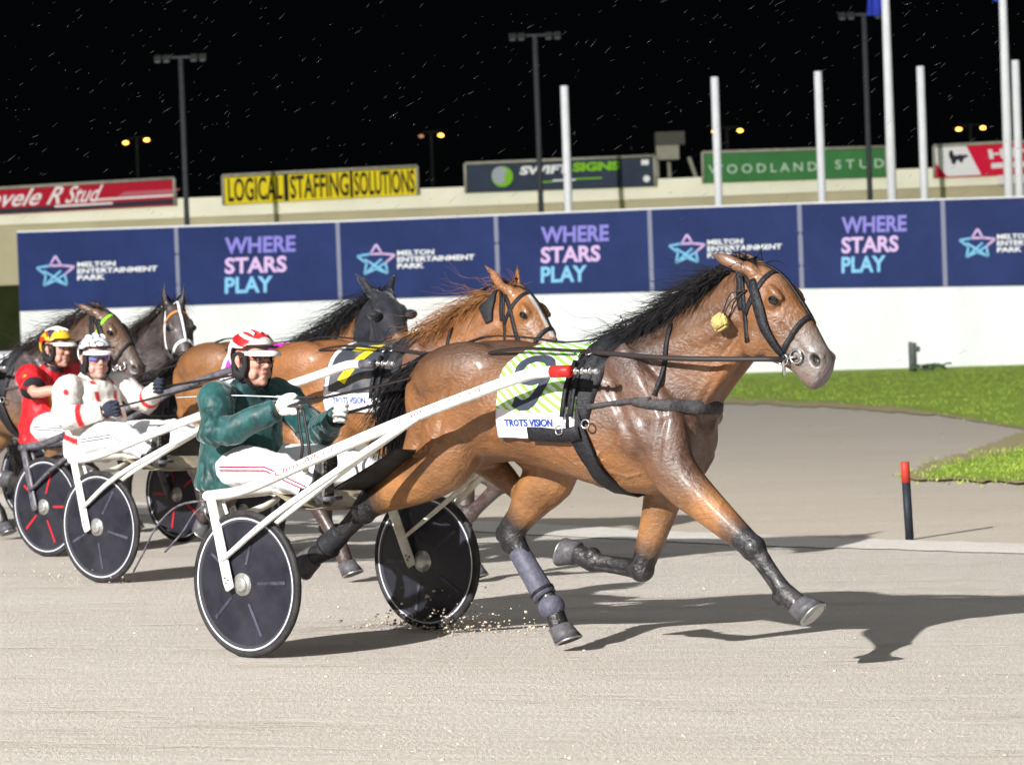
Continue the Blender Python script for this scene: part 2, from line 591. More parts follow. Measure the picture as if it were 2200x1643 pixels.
def star_logo(cx, cy, r):
    """outlined star of interlaced strokes; pixel centre and radius on the banner plane"""
    P = []
    for k in range(10):
        a = math.pi / 2 + k * math.pi / 5
        rr = 1.0 if k % 2 == 0 else 0.50
        P.append((math.cos(a) * rr * 1.12, math.sin(a) * rr * .92))
    hi, lo = Shell(), Shell()
    segs = [(P[k], P[(k + 1) % 10]) for k in range(10)] + [(P[9], P[1]), (P[6], (P[2][0] * .62, P[2][1] * .35)), (P[4], (P[8][0] * .30, P[8][1] * .3)), (P[7], P[5])]
    for a, b in segs:
        A = on_wall(cx + a[0] * r, cy - a[1] * r - (a[0] * r) * .036, .012)
        B = on_wall(cx + b[0] * r, cy - b[1] * r - (b[0] * r) * .036, .012)
        (hi if (a[1] + b[1]) > -.1 and a[0] + b[0] > -.9 else lo).add(*tube([A, B], [(.032, .006)] * 2, n=6, side=FN3))
    return hi, lo
words = ['star'] + ['where', 'star'] * 3
lab = ['leftmost navy banner with star logo and white lettering, at the end of the wall',
       'navy banner reading WHERE STARS PLAY above the dark horse with white bridle',
       'navy banner with star logo above the black hooded horse',
       'navy banner reading WHERE STARS PLAY above the chestnut horse',
       'navy banner with star logo partly behind the ears of the leading bay horse',
       'navy banner reading WHERE STARS PLAY above the nose of the leading bay horse',
       'navy banner with star logo cut off by the right edge of the photo']
star_at = {0: (119, 585), 2: (808, 560), 4: (1476, 537), 6: (2100, 525)}
where_at = {1: (483, 507), 3: (1162, 484), 5: (1808, 463)}
for i in range(7):
    a, b, c, d = tops[i], tops[i + 1], bots[i + 1], bots[i]
    bn = tag(empty('advertising_banner', (a + c) / 2), lab[i], 'banner', 'navy banners along the wall')
    s = Shell()
    e = FD * .012
    e3 = np.array([e[0], e[1], 0])
    slab(s, [a + e3, b - e3, c - e3, d + e3], .02)
    rel(s, bn).build('banner_sheet', M_navy, bn, smooth=False)
    if i > 0:
        s = Shell()
        w3 = np.array([FD[0], FD[1], 0]) * .052
        o = FN3 * .004
        segs = [(0, .33), (.36, .72), (.74, 1.0)] if i % 2 else [(0, 1.0)]
        for u0, u1 in segs:
            t0, t1 = a + (d - a) * u0, a + (d - a) * u1
            slab(s, [t0 - w3 + o, t0 + w3 + o, t1 + w3 + o, t1 - w3 + o], .003)
        rel(s, bn).build('seam', M_seam, bn, smooth=False)
    if i in star_at:
        x, y = star_at[i]
        hi, lo = star_logo(x, y, 38 - (i > 3) * 2)
        k = 1.0 - .035 * i / 2
        rel(hi, bn).build('logo', M_pink, bn)
        rel(lo, bn).build('logo', M_cyan, bn)
        s = Shell()
        for word, w, yo in (('MELTON', 82, -9), ('ENTERTAINMENT', 172, 5), ('PARK', 60, 19)):
            x0, x1 = x + 47 * k, x + (47 + w) * k
            y0, y1 = y + yo - 11, y + yo
            sl = lambda xx: -.036 * (xx - x)
            text_on(s, word, on_wall(x0, y0 + sl(x0), .006), on_wall(x1, y0 + sl(x1), .006), on_wall(x0, y1 + sl(x0), .006), 0, bold=.035)
        rel(s, bn).build('lettering', M_print, bn, smooth=False)
    else:
        x, y = where_at[i]
        k = 1.0 - .04 * (i - 1) / 2
        for word, w, yo, mm in (('WHERE', 152, 0, M_lilac), ('STARS', 133, 43, M_pink), ('PLAY', 103, 85, M_cyan)):
            s = Shell()
            x0, x1, y0, y1 = x, x + w * k, y + yo + 4, y + yo + 39
            sl = lambda xx: -.036 * (xx - x)
            text_on(s, word, on_wall(x0, y0 + sl(x0), .006), on_wall(x1, y0 + sl(x1), .006), on_wall(x0, y1 + sl(x0), .006), 0, bold=.03)
            rel(s, bn).build('lettering', mm, bn, smooth=False)

# small post with a hose coil at the foot of the wall
M_gpost = mat('weathered_grey_post', (0.13, 0.15, 0.14), 0.8, var=.25)
M_hose = mat('green_hose', (0.07, 0.12, 0.06), 0.6)
hp = ground(1962, 800)
r_ = tag(empty('hose_post', hp), 'short dark grey post with a loose green hose in the grass by the white wall', 'post')
s = Shell(); s.add(*tube([(0, 0, -.1), (0, 0, .62), (0.01, 0, .66)], [(.07, .09)] * 3, n=8)); s.add(*tube([(.05, 0, .52), (.16, 0, .5)], .06, n=8)); s.build('post', M_gpost, r_)
s = Shell()
s.add(*tube([(.1 + .5 * t + .22 * math.cos(t * 25), -.1 + .1 * math.sin(t * 25), .1 + .05 * math.sin(t * 40) + .03 * t) for t in np.linspace(0, 1, 60)], .022, n=6))
s.build('hose', M_hose, r_)

# marker peg on the inside of the track
M_peg = mat('black_rubber_peg', (0.018, 0.022, 0.03), 0.55, var=.3, vscale=20)
M_pegtop = mat('red_peg_top', (0.45, 0.045, 0.03), 0.5, var=.15)
pg = ground(1955, 1160)
r_ = tag(empty('marker_peg', pg), 'thin black track marker peg with a red top, alone on the sand at right', 'marker')
hgt = .53; lean = -.017
s = Shell(); s.add(*tube([(0, 0, -.05), (lean * .74, 0, hgt * .735)], .029, n=14)); s.build('shaft', M_peg, r_)
s = Shell(); s.add(*tube([(lean * .74, 0, hgt * .735), (lean, 0, hgt - .005), (lean, 0, hgt)], [.0305, .0305, .024], n=14)); s.build('sleeve', M_pegtop, r_)

# ---------------- concourse building behind, its signs
BA = np.array([0.0, 100.0]); BD = unit([1.0, -0.012]); BN = np.array([BD[1], -BD[0]]); BN3 = np.array([BN[0], BN[1], 0])
on_b = lambda x, y, out=0.0: on_wall(x, y, out, BA, BN)
M_para = mat('cream_parapet', (0.90, 0.86, 0.70), 0.8, var=0.07, vscale=.5)
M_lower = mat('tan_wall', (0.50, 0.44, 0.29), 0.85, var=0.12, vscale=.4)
M_dark = mat('dark_recess', (0.006, 0.008, 0.005), 0.9)
M_bank = mat('dark_grass_bank', (0.020, 0.026, 0.006), 0.95, var=.4, vscale=1.0)
M_frame = mat('sign_frame', (0.34, 0.32, 0.26), 0.6, var=.2)
bld = tag(empty('concourse_building', (0, 100.5, 0)), 'long cream parapet and tan wall of a low building behind the banners', 'building')
xs = [-700, 2900]
def para_y(x): return 413.5 - .0405 * (x - 700)
def line_y(x): return 455.5 - .0405 * (x - 700)
def bslab(sh, P, t):
    P = [np.asarray(p, float) for p in P]
    b = [p - BN3 * t for p in P]
    sh.add(P + b, [(3, 2, 1, 0), (4, 5, 6, 7), (0, 1, 5, 4), (1, 2, 6, 5), (2, 3, 7, 6), (3, 0, 4, 7)])
s = Shell(); bslab(s, [on_b(xs[0], para_y(xs[0])), on_b(xs[1], para_y(xs[1])), on_b(xs[1], line_y(xs[1])), on_b(xs[0], line_y(xs[0]))], .35)
rel(s, bld).build('parapet', M_para, bld, smooth=False)
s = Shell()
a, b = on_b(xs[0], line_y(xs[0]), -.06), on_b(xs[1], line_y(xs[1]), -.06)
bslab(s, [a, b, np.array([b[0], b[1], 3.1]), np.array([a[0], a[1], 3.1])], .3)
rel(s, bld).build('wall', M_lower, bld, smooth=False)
s = Shell()
bslab(s, [np.array([a[0], a[1], 3.098]), np.array([b[0], b[1], 3.098]), np.array([b[0], b[1], -.1]), np.array([a[0], a[1], -.1])], .3)
rel(s, bld).build('ground_floor', M_bank, bld, smooth=False)

def sign(name, label, corners, m_back, frame=True):
    TL, TR, BR, BL = [on_b(x, y, .10) for x, y in corners]
    TR[:2] = BR[:2]; TL[:2] = BL[:2] = (TL[:2] + BL[:2]) / 2
    r = tag(empty(name, (TL + BR) / 2), label, 'sign')
    s = Shell(); bslab(s, [TL, TR, BR, BL], .08)
    rel(s, r).build('panel', m_back, r, smooth=False)
    if frame:
        s = Shell()
        for A, B in ((TL, TR), (TL, BL), (TR, BR)):
            s.add(*tube([A + BN3 * .01, B + BN3 * .01], .05, n=6))
        rel(s, r).build('frame', M_frame, r)
    def q(u, v, out=.012): return TL + (TR - TL) * u + (BL - TL) * v + BN3 * out
    return r, q
def quad(sh, q, u0, v0, u1, v1, out, shear=0.0):
    sh.add([q(u0 + shear, v0, out), q(u1 + shear, v0, out), q(u1, v1, out), q(u0, v1, out)], [(3, 2, 1, 0)])
pm = lambda n, c, r=.6, **k: mat(n, c, r, spec=.08, **k)
M_red = pm('sign_red', (0.42, 0.008, 0.03)); M_pinkish = pm('sign_pale_red', (0.45, 0.12, 0.15)); M_char = pm('sign_charcoal', (0.03, 0.03, 0.045))
M_offw = pm('sign_off_white', (0.78, 0.72, 0.73)); M_yel = pm('sign_yellow', (0.80, 0.62, 0.015)); M_blk = pm('sign_black', (0.022, 0.02, 0.012))
M_slate = pm('sign_slate', (0.035, 0.048, 0.075), var=.15, vscale=1.0); M_lime = pm('sign_lime', (0.20, 0.47, 0.02)); M_sgrey = pm('sign_grey', (0.35, 0.38, 0.42))
M_green = pm('sign_green', (0.05, 0.19, 0.06), var=.12, vscale=1.0); M_gw = pm('sign_pale_green', (0.5, 0.62, 0.5)); M_sw = pm('sign_white', (0.8,0.78,0.8)); M_red2 = pm('sign_bright_red', (0.66, 0.012, 0.05))

r, q = sign('billboard', 'crimson sign with white script lettering on the parapet at far left', [(-70, 409), (378, 383), (376, 441), (-70, 464)], M_red)
s = Shell(); quad(s, q, -.0, .80, 1, 1.0, .004); rel(s, r).build('stripe', M_char, r, smooth=False)
s = Shell(); quad(s, q, .60, .62, .985, .70, .008, .03); quad(s, q, .42, .79, .70, .87, .008); rel(s, r).build('slogan', M_offw, r, smooth=False)
s = Shell(); quad(s, q, .72, .42, .99, .60, .006, .04); rel(s, r).build('swoosh', M_pinkish, r, smooth=False)
s = Shell()
for w_, u0, u1 in (('Nevele', .02, .37), ('R', .40, .47), ('Stud', .49, .66)):
    s = Shell(); text_on(s, w_, q(u0, .06), q(u1, .06), q(u0 - .02, .74), 0, bold=.012, shear=.35); rel(s, r).build('lettering', M_offw, r, smooth=False)

r, q = sign('billboard', 'yellow sign with tall black block lettering on the parapet', [(477, 378), (898, 357), (898, 418), (482, 440)], M_yel)
for w, u0, u1 in (('LOGICAL', .025, .305), ('STAFFING', .345, .645), ('SOLUTIONS', .675, .985)):
    s = Shell(); text_on(s, w, q(u0, .10), q(u1, .10), q(u0, .92), 0, bold=.02); rel(s, r).build('lettering', M_blk, r, smooth=False)
s = Shell(); quad(s, q, .312, .03, .336, .97, .006); quad(s, q, .652, .03, .668, .97, .006); quad(s, q, 0, .0, 1, .07, .006); rel(s, r).build('stripe_pattern', M_blk, r, smooth=False)

r, q = sign('billboard', 'slate blue sign with a round green and white logo, white and lime lettering', [(997, 352), (1408, 335), (1408, 400), (1003, 414)], M_slate)
s = Shell()
cx, cy = .195, .50
def disc(sh, q, cx, cy, ru, rv, out, a0=0, a1=6.2832, n=24):
    P = [q(cx + ru * math.cos(a0 + (a1 - a0) * k / n), cy + rv * math.sin(a0 + (a1 - a0) * k / n), out) for k in range(n)]
    sh.add(P, [tuple(reversed(range(n)))])
disc(s, q, cx, cy, .056, .36, .006); rel(s, r).build('logo', M_lime, r, smooth=False)
s = Shell(); disc(s, q, cx - .012, cy - .05, .044, .30, .010, 1.2, 5.6); text_on(s, 'S', q(cx - .03, cy - .22, .014), q(cx + .03, cy - .22, .014), q(cx - .04, cy + .22, .014), 0, bold=.04, shear=.2)
rel(s, r).build('logo', M_sgrey, r, smooth=False)
s = Shell(); text_on(s, 'SWIFT', q(.295, .17), q(.555, .17), q(.285, .47), 0, bold=.05); rel(s, r).build('lettering', M_sw, r, smooth=False)
s = Shell(); quad(s, q, .46, .68, .58, .74, .01); quad(s, q, .93, .12, .97, .3, .01); disc(s, q, .955, .78, .018, .12, .01)
rel(s, r).build('print_pattern', M_sw, r, smooth=False)
s = Shell(); text_on(s, 'SIGNS', q(.57, .12), q(.82, .12), q(.565, .44), 0, bold=.06); rel(s, r).build('lettering', M_lime, r, smooth=False)
s = Shell(); quad(s, q, .40, .72, .46, .77, .008); quad(s, q, .58, .66, .72, .71, .008)
rel(s, r).build('print_pattern', M_lime, r, smooth=False)

r, q = sign('billboard', 'green sign with widely spaced white serif lettering behind the white poles', [(1508, 328), (1905, 316), (1906, 380), (1512, 393)], M_green)
s = Shell()
text_on(s, 'WOODLAND', q(.03, .42), q(.62, .42), q(.03, .72), 0, bold=.008, space=1.5); rel(s, r).build('lettering', M_gw, r, smooth=False); s = Shell()
text_on(s, 'STUD', q(.72, .38), q(.985, .38), q(.72, .68), 0, bold=.008, space=1.6)
rel(s, r).build('lettering', M_gw, r, smooth=False)

r, q = sign('billboard', 'red and white sign with a dark horse logo at the right edge of the photo', [(2005, 314), (2330, 298), (2330, 370), (2009, 382)], M_red2)
s = Shell()
s.add([q(0.0, .03, .006), q(.215, .03, .006), q(.31, .98, .006), q(.085, .98, .006), q(0, .5, .006)], [(4, 3, 2, 1, 0)])
rel(s, r).build('field', M_sw, r, smooth=False)
s = Shell()
for (u, v, a, b) in ((.115, .30, .016, .14), (.135, .42, .028, .10), (.175, .40, .03, .09), (.205, .37, .022, .05), (.13, .53, .016, .08), (.18, .5, .014, .07)): disc(s, q, u, v, a, b, .010 + .001 * u)
rel(s, r).build('logo', M_char, r, smooth=False)
s = Shell(); text_on(s, 'HIP', q(.36, .20), q(.60, .18), q(.37, .50), 0, bold=.04); rel(s, r).build('lettering', M_offw, r, smooth=False); s = Shell(); quad(s, q, .38, .63, .70, .80, .008); rel(s, r).build('print_pattern', M_offw, r, smooth=False)
s = Shell(); bslab(s, [q(.42, 1.01, .0), q(.75, 1.0, .0), q(.75, 1.3, .0), q(.42, 1.32, .0)], .02)
rel(s, r).build('small_panel', M_offw, r, smooth=False)

# small timing tower above the parapet
M_tower = mat('tower_cladding', (0.30, 0.29, 0.22), 0.8, var=.1); M_tdark = mat('tower_dark', (0.075, 0.075, 0.06), 0.8)
Z = 103.0
p = at(1437, 345, Z)
r_ = tag(empty('timing_tower', (p[0], p[1], 0)), 'small beige box on legs rising behind the parapet between the slate and green signs', 'tower')
s = Shell(); A, B = at(1409, 312, Z), at(1458, 343, Z); s.add(*box((A + B) / 2, (abs(B[0] - A[0]), .8, abs(A[2] - B[2])))); rel(s, r_).build('cabin', M_tower, r_, smooth=False)
s = Shell(); A, B = at(1407, 286, Z), at(1470, 311.5, Z); s.add(*box((A + B) / 2, (abs(B[0] - A[0]), .9, abs(A[2] - B[2])))); rel(s, r_).build('roof', M_tdark, r_, smooth=False)
for (xa, ya, xb, yb) in ((1437, 344, 1440, 400), (1480, 338, 1502, 400), (1412, 344, 1414, 400)):
    s = Shell(); e = at(xb, yb, Z); s.add(*tube([at(xa, ya, Z), e, (e[0], e[1], 0)], .07, n=6)); rel(s, r_).build('leg', M_tower, r_)

# ---------------- poles
M_pole = mat('white_painted_pole', (0.82, 0.83, 0.86), 0.45, var=.06, vscale=2)
M_lpole = mat('galvanised_mast', (0.045, 0.048, 0.054), 0.6, var=.2)
M_lamp = mat('lamp_casing', (0.04, 0.04, 0.038), 0.5)
M_glass = mat('dark_lamp_glass', (0.10, 0.11, 0.12), 0.15)
short = [(1212, 185, 'white post without a flag in front of the slate blue sign'), (1535, 166, 'white post crossing the left end of the green sign'),
         (1757, 154, 'white post crossing the middle of the green sign'), (1977, 143, 'white post between the green sign and the red and white sign'),
         (2181, 130, 'white post close to the right edge beside a taller flagpole')]
for x, y, lb in short:
    Z = 84.0
    p = at(x, y, Z)
    s = Shell()
    s.add(*tube([(0, 0, 0), (0, 0, p[2] - .01), (0, 0, p[2])], [.115, .105, .09], n=16))
    o = s.build('white_post', M_pole); o.location = (p[0], p[1], 0)
    tag(o, lb, 'post', 'white posts behind the wall')
M_flag = mat('royal_blue_cloth', (0.025, 0.05, 0.42), 0.7, var=.15, vscale=3)
for x, lb, lf in ((1903, 'tall white flagpole with a royal blue flag, running out of the top of the photo', 'royal blue flag hanging beside the flagpole at the top edge of the photo'),
              (2155, 'tall white flagpole beside the shorter white post at the right edge', 'scrap of blue flag at the top right corner of the photo')):
    Z = 82.0
    p = at(x, 20, Z)
    r_ = tag(empty('flagpole', (p[0], p[1], 0)), lb, 'flagpole', 'tall flagpoles behind the wall')
    s = Shell(); s.add(*tube([(0, 0, 0), (0, 0, 6), (0, 0, 14)], [.135, .12, .08], n=16)); s.build('pole', M_pole, r_)
    s = Shell(); s.add(*ellipsoid((0, 0, 14.05), (.12, .12, .12))); s.build('finial', M_pole, r_)
    z0 = at(x, 33 if x < 2000 else 4, Z)[2]
    v, f = [], []
    n, m = 10, 16
    for i in range(n):
        for j in range(m):
            u, w = i / (n - 1), j / (m - 1)
            v.append((-.13 - u * (.34 if x < 2000 else .75) + .03 * math.sin(w * 7 + u * 5), .10 * math.sin(u * 14 + w * 3), (z0 + w * 1.6 + u * (0.0 if x < 2000 else .25))))
    for i in range(n - 1):
        for j in range(m - 1): f.append((i * m + j, (i + 1) * m + j, (i + 1) * m + j + 1, i * m + j + 1))
    fl = new_obj('flag', v, f, M_flag); fl.location = (p[0], p[1], 0)
    tag(fl, lf, 'flag', 'blue flags on the tall flagpoles')
for x, y, lb in ((388, 125, 'dark floodlight mast with unlit lamps between the crimson and yellow signs'), (1149, 78, 'dark floodlight mast with unlit lamps in front of the slate blue sign'),
                 (1856, 33, 'dark floodlight mast beside the tall flagpole in front of the green sign')):
    Z = 92.0
    p = at(x, y, Z)
    r_ = tag(empty('floodlight_mast', (p[0], p[1], 0)), lb, 'light mast', 'unlit floodlight masts behind the wall')
    s = Shell(); s.add(*tube([(0, 0, 0), (0, 0, p[2] * .5), (0, 0, p[2])], [.085, .08, .075], n=12)); s.build('mast', M_lpole, r_)
    s = Shell(); s.add(*box((0, 0, p[2] + .02), (1.5, .08, .06))); s.build('crossarm', M_lpole, r_, smooth=False)
    for dx in (-.66, -.4, .4, .66):
        s = Shell(); s.add(*box((dx, -.1, p[2] + .0), (.2, .25, .12), axes((1, 0, 0), (0, -.4, 1)))); h = s.build('lamp_head', M_lamp, r_, smooth=False)
        s = Shell(); s.add(*box((dx, -.19, p[2] - .08), (.15, .02, .1))); s.build('glass', M_glass, h, smooth=False)
M_orange = mat('sodium_glow', (1, .6, .15), 0.5, emit=((1.0, 0.42, 0.06), 6.0)); M_dim = mat('sodium_dim', (.5, .3, .15), 0.5, emit=((1.0, 0.45, 0.2), .25))
for (xa, ya, xb, yb, dim, lb) in ((270, 307, 315, 301, 0, 'pair of glowing orange street lamps in the dark above the crimson sign'), (905, 293, 947, 291, 1, 'street lamp with one glowing orange head above the yellow sign'),
                              (1535, 283, 1590, 281, 0, 'pair of glowing orange street lamps above the green sign, one behind a white post'), (2060, 278, 2112, 275, 0, 'pair of glowing orange street lamps above the red and white sign')):
    Z = 150.0
    a, b = at(xa, ya, Z), at(xb, yb, Z)
    c = (a + b) / 2
    r_ = tag(empty('street_lamp', (c[0], Z, 0)), lb, 'street lamp', 'distant orange street lamps')
    M_spole = M_dark
    s = Shell(); s.add(*tube([(0, .2, 0), (0, .2, c[2] + .2)], .07, n=8)); s.add(*tube([(a[0] - c[0], .15, a[2] + .16), (0, .2, c[2] + .2), (b[0] - c[0], .15, b[2] + .16)], .04, n=6)); s.build('pole', M_spole, r_)
    for k, e in enumerate((a, b)):
        s = Shell(); s.add(*ellipsoid((e[0] - c[0], 0, e[2]), (.13, .085, .07))); s.build('lamp_head', M_dim if dim and k == 0 else M_orange, r_)

# ---------------- light rain
M_rain = mat('raindrops', (0.07, 0.073, 0.08), 0.25, spec=.6)
s = Shell()
for _ in range(1000):
    d = rnd.uniform(10.5, 19.0)
    px, py = rnd.uniform(-60, 2260), rnd.uniform(-40, 470) if rnd.random() < .85 else rnd.uniform(470, 1500)
    p = at(px, py, d)
    ang = math.radians(rnd.gauss(36, 9))
    L = .003 + .016 * rnd.random() ** 2.5
    dv = np.array([math.cos(ang), rnd.uniform(-.3, .3), math.sin(ang)]) * L
    w = rnd.uniform(.0002, .0005)
    s.add(*tube([p - dv, p, p + dv], [w * .4, w, w * .4], n=4))
tag(s.build('rain', M_rain), kind='stuff')

# ================================================================== HORSES
# coordinates of a turnout: x forward from the axle, y to the left, z up.  O = ground point under the middle of the axle
def rot_y(p, piv, a):      # positive a lifts what lies in front of the pivot
    p = np.asarray(p, float) - piv
    c, s = math.cos(a), math.sin(a)
    return np.stack([c * p[..., 0] - s * p[..., 2], p[..., 1], s * p[..., 0] + c * p[..., 2]], -1) + piv
def rot_z(p, piv, a):
    p = np.asarray(p, float) - piv
    c, s = math.cos(a), math.sin(a)
    return np.stack([c * p[..., 0] - s * p[..., 1], s * p[..., 0] + c * p[..., 1], p[..., 2]], -1) + piv

FORE = {   # shoulder mass, elbow, mid forearm, knee, fetlock, coronet, sole centre, toe direction
    'reach': [(2.17, 1.03), (2.24, .87), (2.43, .71), (2.64, .545), (2.80, .345), (2.875, .295), (2.925, .245), (.95, .25)],
    'fold': [(2.10, .98), (1.97, .84), (1.895, .64), (1.80, .405), (1.51, .435), (1.415, .475), (1.345, .50), (-.35, -.9)],
    'high': [(2.14, 1.0), (2.12, .86), (2.36, .74), (2.58, .62), (2.32, .43), (2.25, .435), (2.18, .46), (-.35, -.9)],
    'stand': [(2.08, .98), (2.02, .85), (2.04, .66), (2.06, .46), (2.05, .20), (2.09, .10), (2.11, .03), (1, 0)],
}
HIND = {   # hip, stifle, gaskin middle, hock, fetlock, coronet, sole centre, toe direction
    'under': [(1.04, 1.17), (1.31, .93), (1.15, .74), (1.005, .555), (1.255, .215), (1.30, .115), (1.325, .05), (.8, -.6)],
    'push': [(.90, 1.17), (.93, .96), (.62, .815), (.33, .70), (.04, .485), (-.055, .445), (-.125, .425), (-.35, -.9)],
    'stand': [(.95, 1.17), (1.02, .95), (.86, .75), (.72, .58), (.78, .20), (.84, .10), (.86, .03), (1, 0)],
    'swing': [(.98, 1.17), (1.15, .92), (.98, .76), (.80, .63), (.86, .32), (.84, .22), (.80, .17), (.3, -.95)],
}
TORSO = [(.60, 1.18, 1.00, .06), (.635, 1.31, .92, .15), (.72, 1.40, .86, .205), (.85, 1.462, .86, .25), (1.0, 1.50, .905, .272), (1.18, 1.503, .92, .275), (1.35, 1.478, .895, .268),
         (1.5, 1.462, .86, .275), (1.65, 1.465, .82, .282), (1.8, 1.487, .785, .275), (1.9, 1.497, .77, .255), (2.02, 1.475, .765, .238), (2.12, 1.42, .79, .218), (2.20, 1.36, .86, .19), (2.265, 1.28, .95, .155), (2.305, 1.20, 1.04, .09)]
NECK = [((1.84, 1.50), (2.11, .93), .19, 0), ((2.06, 1.562), (2.295, 1.10), .148, .12), ((2.18, 1.628), (2.40, 1.24), .120, .35), ((2.286, 1.680), (2.475, 1.345), .098, .6), ((2.39, 1.735), (2.54, 1.42), .088, .85), ((2.49, 1.785), (2.60, 1.475), .084, 1)]
SKULL = [((2.50, 1.795), (2.585, 1.48), .074), ((2.575, 1.81), (2.615, 1.435), .090), ((2.662, 1.80), (2.648, 1.385), .104), ((2.75, 1.752), (2.697, 1.362), .110), ((2.815, 1.678), (2.742, 1.350), .100),
         ((2.868, 1.600), (2.787, 1.330), .080), ((2.912, 1.535), (2.820, 1.303), .068), ((2.950, 1.472), (2.848, 1.272), .063), ((2.982, 1.418), (2.872, 1.248), .066), ((3.003, 1.370), (2.900, 1.234), .060), ((2.998, 1.325), (2.932, 1.245), .040)]

class Pose:
    def __init__(self, rf='reach', lf='fold', rh='push', lh='under', neck_yaw=0.0, neck_pitch=0.0, head_yaw=0.0, head_pitch=0.0, ears='back'):
        self.rf, self.lf, self.rh, self.lh = rf, lf, rh, lh
        self.ny, self.np_, self.hy, self.hp, self.ears = neck_yaw, neck_pitch, head_yaw, head_pitch, ears
    def neck(self, p, s):
        piv = np.array([1.95, 0, 1.25])
        return rot_z(rot_y(p, piv, self.np_ * s), piv, self.ny * s)
    def head(self, p):
        piv = np.array([2.54, 0, 1.66])
        return self.neck(rot_z(rot_y(p, piv, self.hp), piv, self.hy), 1.0)
    def head_dir(self, d):
        return self.head(np.array([2.54, 0, 1.66]) + d) - self.head(np.array([2.54, 0, 1.66]))

def oval(top, bot, w, n=20, pinch=.0):
    """cross-section between a top and a bottom point in the x-z plane, half width w"""
    t, b = np.array([top[0], 0, top[1]]), np.array([bot[0], 0, bot[1]])
    c, h = (t + b) / 2, (t - b) / 2
    th = np.linspace(0, 2 * np.pi, n, endpoint=False)
    s, co = np.sin(th), np.cos(th)
    sy = np.sign(co) * np.abs(co) ** .85
    wy = w * sy * (1 - pinch * np.maximum(s, 0) ** 2)
    return c + np.outer(np.sign(s) * np.abs(s) ** .95, h) + np.outer(wy, [0, 1, 0])

